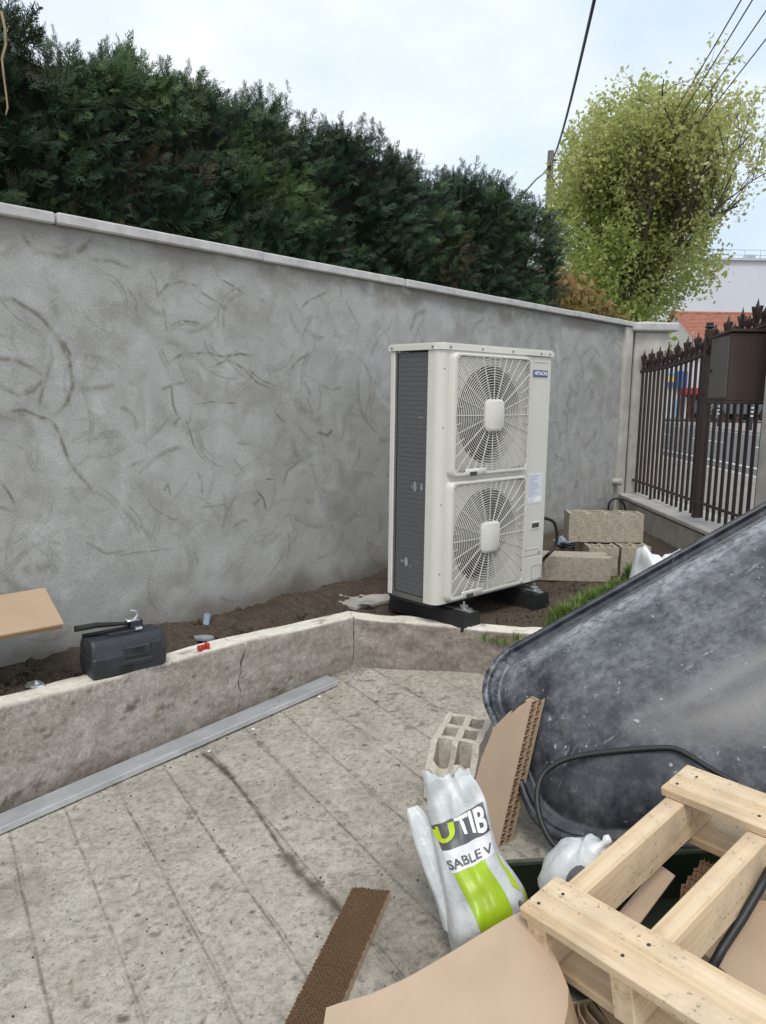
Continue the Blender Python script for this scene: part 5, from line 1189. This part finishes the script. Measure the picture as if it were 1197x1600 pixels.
# blue-white plastic bag and cable coil by the wall
crumple('plastic_bag', 'plastic_blue', (*(atz(890, 857, SOIL)[:2]+np.array([0, .1])), SOIL+.045), .08, 'pale blue crumpled plastic bag at the wall foot behind blocks', 'plastic bag', .8, 5)
m = MB(); P = atz(893, 858, SOIL); rr_ = []
for k in range(60): a = k*.42; rr_.append((P[0]+.075*math.cos(a)+.01*math.sin(k), P[1]+.02+.06*math.sin(a), SOIL+.012+.0006*k))
m.tube(rr_, .006, 6); o = m.build('cable_coil', 'cable_black', None, True); tag(o, 'small coil of black cable on soil by the pale blue bag', 'cable')
def polycable(name, pts, r, label, mat='cable_black'):
    pts = [np.asarray(p, float) for p in pts]
    for k in range(3): pts = [pts[0]]+[p for a, b in zip(pts[:-1], pts[1:]) for p in (a*.75+b*.25, a*.25+b*.75)]+[pts[-1]]
    m = MB(); m.tube(pts, r, 8); o = m.build(name, mat, None, True); return tag(o, label, 'cable')
polycable('power_cable', [UO+ux*.93+uy*.30+np.array([0, 0, .33]), aty(862, 806, 5.0), aty(872, 832, 5.0), aty(868, 856, 5.0), aty(850, 872, 4.95), np.array([*(atz(845, 885, SOIL)[:2]), SOIL+.012])], .011, 'grey black cable looping from the back of heat pump to soil')
polycable('ground_cable', [atz(868, 845, SOIL+.02), atz(878, 850, SOIL+.03), atz(890, 857, SOIL+.03), atz(905, 862, SOIL+.03), atz(918, 866, SOIL+.02)], .007, 'thin black cable running along soil to the block pile')
polycable('wall_hose', [aty(951, 800, 7.6), aty(951, 786, 7.6), aty(958, 779, 7.6), aty(968, 779, 7.6), aty(975, 786, 7.6), aty(978, 800, 7.6)]+[np.array([*aty(979, 830, 7.55)[:2], SOIL])], .010, 'black hose arching out of the soil at the wall corner')

# ---- grass and weeds
def grass(name, centers, n, hmin, hmax, label):
    V = []; T = []; tone = []; k = 0
    for i in range(n):
        c = centers[rng.integers(len(centers))]; r_ = c[3]*abs(rng.normal(0, .55)); a = rng.uniform(0, 6.28); b0 = np.array([c[0]+r_*math.cos(a), c[1]+r_*math.sin(a)*.8, c[2]])
        h = rng.uniform(hmin, hmax)*max(.35, 1-r_/c[3]*.5); az = rng.uniform(0, 6.28); ln_ = rng.uniform(.15, .75)*h; d = np.array([math.cos(az), math.sin(az), 0]); s = np.array([-d[1], d[0], 0])*rng.uniform(.002, .0045)
        p1_ = b0+d*ln_*.35+np.array([0, 0, h*.65]); p2_ = b0+d*ln_+np.array([0, 0, h])
        V += [b0-s, b0+s, p1_-s*.8, p1_+s*.8, p2_]; T += [(k, k+1, k+3), (k, k+3, k+2), (k+2, k+3, k+4)]; k += 5; tone += [rng.uniform(0, 1)]*5
    o = mknp(name, np.array(V), np.array(T), 'grass_blade', None, False, {'tone': tone}); tag(o, label, 'grass', kind='stuff')
gc = []
for (a, b, r_) in [(868, 985, .10), (885, 972, .12), (905, 960, .13), (925, 948, .14), (945, 940, .13), (900, 975, .10), (960, 930, .08), (985, 905, .05)]:
    P = atz(a, b, SOIL); gc.append((P[0], P[1], SOIL-.01, r_))
grass('grass_tuft', gc[1:], 3600, .05, .15, 'bright green grass tuft growing behind the black tub')
gc = []
for s in np.linspace(.62, 1.0, 8):
    P = KA+dr*s; gc.append((P[0]-.01, P[1]-.015, pz(*P)+.16+.04*random.random(), .05))
grass('weeds', gc[2:], 130, .02, .06, 'straggly weeds hanging on the end of the low wall')
# ================================================================== HEDGE BEHIND THE WALL
hd_root = empty('conifer_hedge', (*(wpt(0)+WN*.9)[:2], STREET), WA, 'tall dense dark green conifer hedge rising behind the garden wall', 'hedge')
HT = CAMZ+1.74-STREET; HF = -.52      # local: x along wall, y depth (front at HF), z above street
HX1 = 3.72
def htop(x): return HT + .034*np.asarray(x) - .03 + .12*(vn(np.asarray(x)*1.1+3, np.asarray(x)*0)-.5) + .16*(vn(np.asarray(x)*2.9+9, np.asarray(x)*0+4)-.5) - .22*ss(3.0, HX1, np.asarray(x))
def hface(x, z): return HF + .34*(fbm(np.asarray(x)*2.0, np.asarray(z)*1.7, 4, .6)-.5) + .10*ss(HT-.6, HT, np.asarray(z))
def frond(seed):
    rs = np.random.default_rng(seed); V = []; T = []
    def leaf(p, d, L_, w):
        d = d/np.linalg.norm(d); s = np.array([-d[1], d[0], 0])*w; k = len(V); V.extend([p-s, p+s, p+d*L_]); T.append((k, k+1, k+2))
    npr = 9
    for i in range(npr):
        t = (i+.3)/npr; bend = .10*math.sin(t*2+seed)
        for s in (-1, 1):
            if rs.random() < .10: continue
            base = np.array([bend, t*.86+rs.normal(0, .015), .04*math.sin(t*2)]); L_ = (.36*(1-t)**.7+.09)*rs.uniform(.65, 1.15)
            d = np.array([s*(.75+.15*rs.normal()), .75, rs.normal(0, .12)]); d /= np.linalg.norm(d); leaf(base, d, L_, .020)
            for f in (.25, .50, .74):
                sd_ = s if rs.random() < .65 else -s*.6; leaf(base+d*L_*f, d*.75+np.array([-sd_*.5, .55, .1]), L_*.40*rs.uniform(.7, 1.2), .017)
    leaf(np.array([.06, .62, .03]), np.array([0, 1., 0]), .42, .022); leaf(np.array([0, 0, 0]), np.array([.05, 1., 0]), .85, .012)
    return np.array(V), np.array(T)
FR = [frond(k) for k in range(5)]
VL = []; TL = []; tl_ = []; dd_ = []; nvt = 0
def spray(P, g, nrm, sz, tone, dead_):
    global nvt
    fv, ft = FR[rng.integers(5)]; g = g/np.linalg.norm(g); s = np.cross(g, nrm); s /= np.linalg.norm(s)+1e-9; n2 = np.cross(s, g)
    L_ = fv.copy(); L_[:, 2] -= L_[:, 1]**2*rng.uniform(-.1, .35)+.2*L_[:, 0]**2
    VL.append((L_@(np.stack([s, g, n2], 0)*sz)+P-g*sz*.35).astype(np.float32)); TL.append(ft+nvt); nvt += len(fv)
    tl_.append(np.clip(tone+.14*fv[:, 1], 0, 1)); dd_.append(np.full(len(fv), dead_))  # tips toned lighter: lit leading edges put into leaf colour
NB = 3300
for i in range(NB):
    r_ = rng.random()
    if r_ < .66:
        x = rng.uniform(-2.1, .3) if rng.random() < .52 else rng.uniform(.3, HX1+.02); z = rng.uniform(CAMZ+.42-STREET, float(htop(x))-.04); y = float(hface(x, z))+rng.exponential(.05)-.03; out = np.array([rng.normal(0, .45), -1, rng.uniform(-.1, .9)])
    elif r_ < .91:
        x = rng.uniform(-2.1, .3) if rng.random() < .52 else rng.uniform(.3, HX1); z = float(htop(x))-rng.exponential(.06)-.01; y = float(hface(x, z))+rng.uniform(0, .5); out = np.array([rng.normal(0, .3), -.25+rng.normal(0, .25), 1.])
    else:
        z = rng.uniform(CAMZ+.2-STREET, float(htop(HX1))-.08); y = rng.uniform(HF+.05, HF+.9); x = HX1+.03-.1*((y-HF-.4)/.5)**2+rng.normal(0, .05); out = np.array([1, rng.normal(0, .4)-.3, rng.uniform(0, .8)])
    out /= np.linalg.norm(out); b = 1.5*(fbm(np.array(x*2.3+2), np.array(z*2.8), 3)-.5)+.40+rng.normal(0, .15)  # clump tone paints front-lit clusters and dark gaps into the leaves
    br_ = float(fbm(np.array(x*2.1+7), np.array(z*2.5+1), 3)); dz_ = .7 if (br_ > .60 and z < HT-.25 and rng.random() < .5) else (.4 if rng.random() < .05 else 0)
    if rng.random() < .06: b += .35
    S0 = rng.uniform(.075, .165) if r_ < .66 else rng.uniform(.085, .145)
    side = np.cross(out, np.array([0, 0, 1.])); side /= np.linalg.norm(side)+1e-9
    for k in range(rng.integers(4, 8)):
        a = rng.normal(0, .55); g = out+side*math.sin(a)*1.1+np.array([0, 0, rng.normal(.15, .3)]); nn = np.array([rng.normal(0, .3), -.8, .55])+rng.normal(0, .25, 3); nn /= np.linalg.norm(nn)
        spray(np.array([x, y, z])+rng.normal(0, .035, 3)+g*S0*.15*k*.4, g, nn, S0*rng.uniform(.6, 1.1), float(b)+rng.normal(0, .07), dz_)
for i in range(55):                       # upright leaders breaking the skyline
    x = rng.uniform(-2.4, HX1-.2); P = np.array([x, float(hface(x, HT))+rng.uniform(.0, .3), float(htop(x))+.02]); hgt_ = rng.uniform(.04, .12); b = rng.uniform(.3, .6)
    for k in range(4): a = k*1.6+rng.random(); spray(P+np.array([0, 0, hgt_*.25*k]), np.array([math.cos(a)*.35, math.sin(a)*.35, 1.]), np.array([math.sin(a), -math.cos(a), .1]), rng.uniform(.06, .11), b, 0)
mknp('foliage', np.vstack(VL), np.vstack(TL), 'hedge_leaf', hd_root, False, {'tone': np.concatenate(tl_), 'dead': np.concatenate(dd_)}); print('hedge tris', sum(len(t) for t in TL))
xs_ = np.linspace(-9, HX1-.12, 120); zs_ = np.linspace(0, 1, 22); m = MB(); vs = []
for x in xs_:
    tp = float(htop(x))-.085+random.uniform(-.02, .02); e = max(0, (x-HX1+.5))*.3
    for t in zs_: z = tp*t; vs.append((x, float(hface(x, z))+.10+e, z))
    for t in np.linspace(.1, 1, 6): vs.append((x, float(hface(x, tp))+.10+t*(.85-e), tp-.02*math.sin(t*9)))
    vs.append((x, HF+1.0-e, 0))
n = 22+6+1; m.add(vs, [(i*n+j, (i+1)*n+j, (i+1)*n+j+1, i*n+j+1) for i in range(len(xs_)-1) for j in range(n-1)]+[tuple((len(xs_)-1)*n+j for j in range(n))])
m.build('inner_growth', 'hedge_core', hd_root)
for x in np.arange(-2.6, 3.1, .75):
    m = MB(); m.tube([(x, HF+.42, 0), (x+.04, HF+.40, 1.2), (x-.03, HF+.42, HT-.3)], [.06, .045, .02], 7); m.build('trunk', 'bark', hd_root)
# bare twig hanging at the left edge
m = MB(); tw_ = [onplane(a, b, W0+WN*.28, WN) for a, b in ((2, 18), (8, 45), (9, 70), (3, 92), (6, 120), (10, 150), (12, 168), (9, 180))]; m.tube(tw_, [.006, .006, .006, .005, .005, .004, .004, .003], 6); m.build('bare_twig', 'twig_tan', None, True); o = bpy.data.objects['bare_twig']; tag(o, 'bare tan twig hanging in front of the hedge at left edge', 'twig')

# ================================================================== TREE
def leafcloud(name, pts, size, mat, par, tonefn):
    n = len(pts); V = np.zeros((n, 4, 3), np.float32); tone = np.zeros((n, 4), np.float32)
    a = rng.normal(size=(n, 3)); a /= np.linalg.norm(a, axis=1)[:, None]; b = rng.normal(size=(n, 3)); b -= a*(a*b).sum(1)[:, None]; b /= np.linalg.norm(b, axis=1)[:, None]
    sz = rng.uniform(.5, 1.45, n)[:, None]*size
    c = np.cross(a, b)*sz*.18
    V[:, 0] = pts-a*sz*.55; V[:, 1] = pts+b*sz*.36+c; V[:, 2] = pts+a*sz*.6; V[:, 3] = pts-b*sz*.36+c
    tone[:] = tonefn(pts)[:, None]
    q = (np.arange(n)*4)[:, None]+np.array([0, 1, 2, 3]); return mknp(name, V.reshape(-1, 3), q, mat, par, False, {'tone': tone})
TY = 17.
tc_ = aty(1006, 322, TY); tb = np.array([tc_[0], TY, STREET-.03])
tr = empty('broadleaf_tree', tb, 0, 'yellow-green broadleaf tree in fresh leaf beyond the corner pillar', 'tree')
cen = tc_-tb
shape = [(868, 424), (876, 340), (878, 290), (888, 240), (902, 195), (920, 160), (955, 158), (992, 140), (1030, 150), (1065, 156), (1110, 172), (1140, 215), (1150, 260), (1152, 310), (1128, 350), (1112, 385), (1110, 430), (1085, 462), (1045, 496), (1000, 520), (940, 520), (880, 490)]
sh = np.array([aty((a-1000)*(.99 if a < 1000 else .92)+998, (b-330)*.93+338, TY)[[0, 2]]-tb[[0, 2]] for a, b in shape])
def inside(x, z):
    c = False; j = len(sh)-1
    for i in range(len(sh)):
        if ((sh[i, 1] > z) != (sh[j, 1] > z)) and (x < (sh[j, 0]-sh[i, 0])*(z-sh[i, 1])/(sh[j, 1]-sh[i, 1])+sh[i, 0]): c = not c
        j = i
    return c
xr0, xr1, zr0, zr1 = sh[:, 0].min(), sh[:, 0].max(), sh[:, 1].min(), sh[:, 1].max(); cx_, cz_ = (xr0+xr1)/2, (zr0+zr1)/2
# branch skeleton
br = MB(); tips = []
def grow(p, d, L_, r_, lev):
    n = 4; pts = [p]; q = np.array(p); dd = np.array(d)
    for i in range(n):
        dd = dd+rng.normal(0, .10+.05*lev, 3)+np.array([0, 0, .10]); dd /= np.linalg.norm(dd); q = q+dd*L_/n; pts.append(q.copy())
    if not inside(q[0], q[2]) and q[2] > zr0+.5 and lev > 0:
        if not inside(pts[2][0], pts[2][2]): return
        pts = pts[:3]
    br.tube(pts, list(np.linspace(r_, r_*.55, len(pts))), 5 if lev else 8, False)
    if lev >= 2: tips.extend([(pts[-1], dd)]+[(x_, dd) for x_ in pts[2:]])
    if lev < 4:
        for k in range(4 if lev < 2 else 3):
            f = rng.uniform(.35, 1); i = int(f*(len(pts)-1)); a = rng.normal(0, 1, 3); a[2] = abs(a[2])*.6; a -= dd*(a@dd)*.6; a /= np.linalg.norm(a); nd = dd*.65+a*.75; nd /= np.linalg.norm(nd)
            grow(pts[i], nd, L_*rng.uniform(.55, .75), r_*.5, lev+1)
base_ = np.array([cx_, 0, 0]); br.tube([base_, base_+np.array([.02, 0, 1.2]), base_+np.array([0, .03, zr0+.3])], [.20, .16, .14], 10, False)
for k in range(13):
    a = 2*math.pi*k/13+rng.uniform(-.2, .2); sp = rng.uniform(.12, .5); grow(base_+np.array([0, 0, zr0-.1+rng.uniform(0, .9)]), np.array([math.cos(a)*sp, math.sin(a)*sp, 1.]), rng.uniform(1.9, 2.9), .07, 0)
br.build('trunk', 'bark', tr)
pts = []
lim = 30000
for (p, d) in tips:
    k = rng.integers(3, 8); q = p+rng.normal(0, .10, (k, 3)); pts.append(q)
pts = np.vstack(pts) if pts else np.zeros((0, 3))
extra = []
while len(extra) < 740:
    x = rng.uniform(xr0-.1, xr1+.1); z = rng.uniform(zr0-.1, zr1+.1)
    ex = inside(x, z)
    if not ex: continue
    w = 1-((x-cx_)/(xr1-xr0)*2)**2*.6-((z-cz_)/(zr1-zr0)*2)**2*.5; y = rng.uniform(-1, 1)*1.9*max(.2, w)**.5
    if ((x-cx_)/1.0)**2+((z-cz_-.1)/.7)**2 < 1 and rng.random() < .7: continue
    if float(fbm(np.array(x*1.5+3+y*.4), np.array(z*1.5+y*.6), 3)) < .47: continue
    extra.append((x, y, z))
lowc = 0
while lowc < 300:
    x = rng.uniform(xr0, xr1); z = rng.uniform(zr0, zr0+2.1)
    if inside(x, z): extra.append((x, rng.uniform(-1, 1)*1.2, z)); lowc += 1
cl = []
org = np.array([cx_, 0, zr0-.6])
for (x, y, z) in extra:          # leafy plumes fanning up and out from the crown's base
    k = int(rng.integers(16, 40)*(1 if x < cx_+1.1 else .7)); c0 = np.array([x, y, z]); d = c0-org; d /= np.linalg.norm(d); d = d+np.array([0, 0, .55])+rng.normal(0, .22, 3); d /= np.linalg.norm(d)
    L_ = rng.uniform(.3, .75); f = (rng.random(k)-.5)[:, None]; cl.append(c0+d*L_*f+rng.normal(0, 1, (k, 3))*(.06+.07*(.5-f)))
# upright leafy shoots along the top and sides
for i in range(75):
    e = rng.integers(3, 14); a_ = sh[e]*(1-(t_ := rng.random()))+sh[(e+1) % len(sh)]*t_; L_ = rng.uniform(.35, .8); up_ = np.array([(a_[0]-cx_)*.12, rng.normal(0, .1), 1.]); k = rng.integers(12, 30)
    f = rng.random(k)[:, None]; q = np.array([a_[0]*.97+cx_*.03, rng.normal(0, .6), a_[1]-.34])+up_*L_*f+rng.normal(0, .042, (k, 3)); cl.append(q)
pts = np.vstack([pts]+cl); print('leaves', len(pts))
def tfun(P): return np.clip(.36+.14*(P[:, 0]-cx_)/1.5+.55*(P[:, 2]-zr0)/(zr1-zr0)*.6+.18*(fbm(P[:, 0]*1.3+5, P[:, 2]*1.3+P[:, 1], 3)-.5)*3+rng.normal(0, .14, len(P)), 0, 1)
leafcloud('crown', pts, .076, 'tree_leaf', tr, tfun)
# orange-leaved shrub between hedge and pillar
def shrub(name, poly, y, n, size, mat, label, tone, dep=.5):
    P = [aty(*q, y) for q in poly]; bx = np.mean(P, 0); b0 = np.array([bx[0], y, STREET-.03]); t = empty(name, b0, 0, label, 'shrub'); A = np.array([p[[0, 2]]-b0[[0, 2]] for p in P]); pts = []
    x0, x1, z0, z1 = A[:, 0].min(), A[:, 0].max(), A[:, 1].min(), A[:, 1].max()
    def ins(x, z):
        c = False; j = len(A)-1
        for i in range(len(A)):
            if ((A[i, 1] > z) != (A[j, 1] > z)) and (x < (A[j, 0]-A[i, 0])*(z-A[i, 1])/(A[j, 1]-A[i, 1])+A[i, 0]): c = not c
            j = i
        return c
    while len(pts) < n:
        x = rng.uniform(x0, x1); z = rng.uniform(z0, z1)
        if ins(x, z): pts.extend((np.array([x, rng.uniform(-dep, dep), z])+rng.normal(0, .06, (9, 3))).tolist())
    leafcloud('foliage', np.array(pts), size, mat, t, tone); m = MB()
    for k in range(5): m.tube([(0, 0, 0), (rng.uniform(x0, x1)*.4, rng.uniform(-.2, .2), z0+.2), (rng.uniform(x0, x1)*.7, rng.uniform(-.3, .3), z1-.3)], [.03, .02, .008], 5)
    m.build('stem', 'bark', t)
shrub('orange_shrub', [(838, 480), (845, 450), (858, 432), (885, 432), (905, 448), (925, 466), (940, 478), (962, 486), (974, 510), (960, 640), (840, 640)], 10.2, 4200, .085, 'shrub_leaf', 'orange-tipped shrub peeping over the wall between hedge and tree', lambda P: np.clip(.45+.5*(P[:, 2]-P[:, 2].max()+.9)+rng.normal(0, .22, len(P)), 0, 1))
shrub('ivy_sprig', [(1030, 525), (1040, 525), (1042, 550), (1036, 552), (1030, 545)], 9.2, 120, .07, 'tree_leaf', 'small leafy sprig just right of the corner pillar', lambda P: rng.uniform(.1, .6, len(P)), .1)

# ================================================================== POLES AND WIRES
pt = aty(861, 236, 24.); ut = empty('utility_pole', (pt[0], pt[1], STREET-.03), 0, 'weathered utility pole between hedge and tree', 'utility pole')
hpole = pt[2]-STREET+.03; m = MB(); m.tube([(0, 0, 0), (0, 0, hpole)], [.15, .095], 12); m.build('shaft', 'pole_wood', ut, True, angle=50)
m = MB(); m.box((-.02, -.10, hpole-.45), (.06, .10, .12), bev=.01); m.build('bracket', 'rubber', ut); m = MB(); m.cyl((.09, 0, hpole-.25), (.17, 0, hpole-.25), .03); m.build('insulator', 'rubber', ut)
def wire(name, pts, r, label):
    m = MB(); m.tube(pts, r, 5); o = m.build(name, 'cable_black', None, True); return tag(o, label, 'cable', 'overhead wires')
a = pt+np.array([-.06, -.1, -.45]); b = aty(938, -40, 9.); mid = [a*(1-t)+b*t-np.array([0, 0, .35*math.sin(math.pi*t)]) for t in np.linspace(0, 1, 14)]; wire('service_cable', mid, .022, 'thick overhead cable swooping down to the utility pole')
c_ = aty(838, 280, 22.); wire('service_cable', [a, (a+c_)/2+np.array([0, 0, -.05]), c_, aty(820, 300, 21.)], .02, 'short cable running from the utility pole down behind hedge')
hpoint = aty(985, 285, 29.)
for k, (px_, py_, lb_) in enumerate([(1146, -6, 'leftmost thin wire crossing the sky above the tree'), (1163, -6, 'second thin wire from the left above the tree'), (1194, -6, 'third thin wire from the left above the tree'), (1215, 10, 'rightmost thin wire crossing the sky above the tree')]):
    e0 = hpoint+np.array([-.15+.12*k, 0, -.1-.12*k]); e1 = aty(px_, py_, 10.); e2 = e1+(e1-e0)*.5
    wire('power_line', [e0*(1-t)+e2*t-np.array([0, 0, .25*math.sin(math.pi*t)]) for t in np.linspace(0, 1, 12)], .009, lb_)

# ================================================================== BUILDINGS ACROSS THE STREET
# red-roofed house
hy_ = 57.; ap = aty(1057, 489, hy_); fe_ = 51.5; ez = CAMZ+3.3; hs = empty('tiled_house', (ap[0], hy_, STREET-.03), 0, 'cream gabled house with red tiled roof across the street', 'house')
rz = ap[2]-STREET; ezl = ez-STREET; HLn = 24.; be = 6.0
m = MB(); m.add([(0, fe_-hy_, 0), (0, be, 0), (0, be, ezl), (0, 0, rz-.05), (0, fe_-hy_, ezl), (HLn, fe_-hy_, 0), (HLn, be, 0), (HLn, be, ezl), (HLn, 0, rz-.05), (HLn, fe_-hy_, ezl)], [(0, 1, 2, 3, 4), (5, 9, 8, 7, 6), (0, 4, 9, 5), (1, 6, 7, 2)]); m.build('wall', 'house_facade', hs)
m = MB(); nrow = 26
d0 = np.array([0, fe_-hy_-.3, ezl-.18]); d1 = np.array([0, 0, rz])
for k in range(nrow):
    a0 = d0+(d1-d0)*k/nrow; a1 = d0+(d1-d0)*(k+1)/nrow; m.add([(-.3, a0[1], a0[2]+.07), (HLn+.3, a0[1], a0[2]+.07), (HLn+.3, a1[1], a1[2]+.02), (-.3, a1[1], a1[2]+.02), (-.3, a0[1], a0[2]), (HLn+.3, a0[1], a0[2])], [(0, 1, 2, 3), (4, 5, 1, 0)])
m.add([(-.3, 0, rz+.02), (HLn+.3, 0, rz+.02), (HLn+.3, be+.3, ezl-.1), (-.3, be+.3, ezl-.1)], [(0, 1, 2, 3)]); rf = m.build('roof', 'roof_tile', hs)
m = MB(); m.tube([(-.3, 0, rz+.04), (HLn+.3, 0, rz+.04)], .12, 8); m.build('ridge', 'roof_tile', rf)
m = MB(); m.box((-.14, fe_-hy_-.02, ezl/2), (.09, .09, ezl), bev=.01); m.tube([(-.05, -3.4, 0), (-.05, -3.4, ezl+1.2)], .05, 6); m.build('downpipe', 'rail_steel', hs)
for wx in (3.5, 8., 12.5, 17.):
    m = MB(); m.box((wx, fe_-hy_-.03, 2.2), (1.2, .1, 1.4)); w_ = m.build('window', 'glass_dark', hs); m = MB(); m.box((wx, fe_-hy_-.08, 1.46), (1.4, .14, .08)); m.build('sill', 'kerb_stone', w_)
m = MB(); m.box((7., -3.6, (ezl+rz)/2+.0), (1.2, .2, 1.5)); m.box((7., -3., (ezl+rz)/2+.8), (1.5, 1.6, .12)); m.build('dormer', 'house_facade', hs)
m = MB(); m.box((7., -3.72, (ezl+rz)/2+.1), (.8, .06, 1.0)); m.build('dormer_window', 'glass_dark', hs)
# white block behind
wy = 80.; wl_ = aty(1034, 405, wy); wb = empty('white_building', (wl_[0], wy, STREET-.03), 0, 'large plain pale building with roof railing rising behind the tiled house', 'building'); wh = wl_[2]-STREET
m = MB(); m.box((22, 9, wh/2), (44, 18, wh)); m.build('wall', 'white_facade', wb); m = MB(); m.box((22, -.05, wh+.1), (44.3, .5, .22)); m.build('parapet', 'rail_steel', wb)
m = MB()
for z in (.55, 1.05): m.tube([(.2, .1, wh+z), (43.5, .1, wh+z)], .035, 5)
for k in range(28): m.tube([(.3+k*1.6, .1, wh+.15), (.3+k*1.6, .1, wh+1.05)], .03, 5); m.tube([(.3+k*1.6, .1, wh+.9), (.3+k*1.6+.35, 1., wh+.15)], .025, 4)
m.build('railing', 'rail_steel', wb); m = MB(); m.box((9.2, 1., wh+.45), (.9, .9, .6), bev=.05); m.build('roof_vent', 'rail_steel', wb)
for k in range(5):
    m = MB(); m.box((3+k*6, -.02, 5.), (2.2, .1, 1.6)); m.build('window', 'glass_dark', wb)
# shop with blue sign
sy = 46.; s0 = aty(1018, 656, sy); s1 = aty(1102, 656, sy); sw = s1[0]-s0[0]; sh_ = empty('blue_shop', (s0[0], sy, STREET+.05), 0, 'small shop with blue sign and white shutter across the street', 'shop'); stop = 3.35
gx = lambda px_: aty(px_, 620, sy)[0]-s0[0]; gz_ = lambda py_: aty(1060, py_, sy)[2]-STREET-.05
m = MB(); m.box((sw/2, 2.5, stop/2), (sw, 5, stop)); m.build('wall', 'shop_facade', sh_)
def panel(n_, x0, x1, y0, y1, mat, d=.08, y=-.02, par=None):
    m = MB(); m.box(((gx(x0)+gx(x1))/2, y-d/2, (gz_(y0)+gz_(y1))/2), (abs(gx(x1)-gx(x0)), d, abs(gz_(y1)-gz_(y0)))); return m.build(n_, mat, par or sh_)
sg = panel('sign_board', 1022, 1052, 583, 604, 'shop_skyblue', .15); panel('sign_motif', 1033, 1050, 589, 597, 'shop_yellow', .02, -.175, sg); panel('sign_band', 1022, 1052, 597, 604, 'shop_blue', .02, -.172, sg); panel('sign_band', 1022, 1038, 604.5, 608, 'shop_red', .04, -.15)
panel('blue_panel', 1055, 1070, 580, 606, 'shop_blue', .2); panel('awning', 1062, 1099, 606, 616, 'shop_red', .6)
m = MB()
for k in range(24): m.box(((gx(1029)+gx(1050))/2, -.03, .12+k*.085), (gx(1050)-gx(1029), .05, .07))
m.build('roller_shutter', 'shutter_white', sh_)
panel('blue_panel', 1052, 1062, 624, 652, 'shop_skyblue', .1); panel('timber_panel', 1064, 1098, 617, 654, 'shop_wood', .06); panel('door', 1068, 1076, 620, 654, 'shutter_white', .04, -.09); panel('window', 1080, 1094, 622, 645, 'glass_dark', .04, -.09)
# dark shopfront right of it
m = MB(); P = aty(1103, 650, 50.); ds = empty('dark_shopfront', (P[0], 49.5, STREET+.05), 0, 'dark glazed shopfront behind the parked vehicles', 'shop'); m.box((4.5, .6, 1.5), (9, 1.2, 3.0)); m.build('wall', 'shop_wood', ds)
for k in range(4): m = MB(); m.box((1.2+k*2.2, -.03, 1.3), (1.9, .06, 2.2)); m.build('window', 'glass_dark', ds)
# ---- vehicles
def car(name, P, rz_, paint, label, suv=True, group='parked vehicles across the street'):
    t = empty(name, P, rz_, label, 'car', group); k = 1.12 if suv else .92
    prof = [(-2.2, .45), (-2.25, .85*k), (-2.1, 1.0*k), (-1.75, 1.08*k), (-1.45, 1.62*k), (.45, 1.66*k), (1.15, 1.12*k), (2.1, .98*k), (2.25, .8*k), (2.25, .42), (-2.2, .42)]
    n = len(prof); m = MB(); vs = []
    for y, sc_ in ((-.88, .97), (-.80, 1.), (.80, 1.), (.88, .97)): vs += [(x*(.995 if abs(y) > .85 else 1), y*(.86 if z > 1.3*k else 1), z if abs(y) < .85 else z*sc_+.01) for x, z in prof]
    m.add(vs, [(a*n+i, a*n+(i+1) % n, (a+1)*n+(i+1) % n, (a+1)*n+i) for a in range(3) for i in range(n)]+[tuple(range(n))[::-1], tuple(3*n+i for i in range(n))]); m.build('body', paint, t)
    for s in (-1, 1):
        m = MB(); q = [(-1.4, 1.12*k), (-1.32, 1.55*k), (-.35, 1.58*k), (-.35, 1.12*k)]; m.add([(x, s*(.895 if z < 1.2*k else .79), z) for x, z in q], [(0, 1, 2, 3)]); m.build('side_window', 'glass_dark', t)
        m = MB(); q = [(-.27, 1.12*k), (-.27, 1.58*k), (.40, 1.58*k), (.95, 1.12*k)]; m.add([(x, s*(.895 if z < 1.2*k else .79), z) for x, z in q], [(0, 1, 2, 3)]); m.build('side_window', 'glass_dark', t)
        m = MB(); m.box((2.24, s*.62, .78*k), (.06, .32, .16), bev=.02); m.build('headlight', 'rail_steel', t); m = MB(); m.box((-2.23, s*.7, .9*k), (.06, .2, .22), bev=.02); m.build('tail_light', 'shop_red', t)
        for x in (-1.38, 1.40):
            r_ = .36*k; m = MB(); m.cyl((x, s*.72, r_), (x, s*.905, r_), r_, 20); w_ = m.build('wheel', 'tyre', t); m = MB(); m.cyl((x, s*.89, r_), (x, s*.915, r_), r_*.62, 16); w2 = m.build('rim', 'rim_metal', w_)
    return t
P = aty(1180, 657, 45.5); car('parked_car', (P[0]-1.45, 45.0, STREET+.05), 0, 'car_paint', 'dark grey off-road car parked behind the bollards at right')
P = aty(1128, 655, 47.5); car('parked_car', (P[0]-.3, 47.4, STREET+.05), R(8), 'car_silver', 'silver car parked behind the dark grey car', False)
# ---- bollards
for k, (px_, py_) in enumerate([(1107, 667), (1122, 668), (1157, 674)]):
    P = atz(px_, py_, STREET); lb_ = ['leftmost striped street bollard seen through the fence', 'middle striped street bollard seen through the fence', 'rightmost striped street bollard seen through the fence'][k]
    t = empty('street_bollard', (max(P[0], 14.95), P[1], STREET+.045), 0, lb_, 'bollard', 'striped bollards along far kerb'); m = MB(); m.tube([(0, 0, 0), (0, 0, .9), (0, 0, 1.0)], [.07, .07, .045], 10); m.build('post', 'bollard_grey', t, True, angle=40)
    for z in (.55, .72, .88): m = MB(); m.cyl((0, 0, z), (0, 0, z+.07), .073, 10); m.build('white_band', 'road_paint', t)
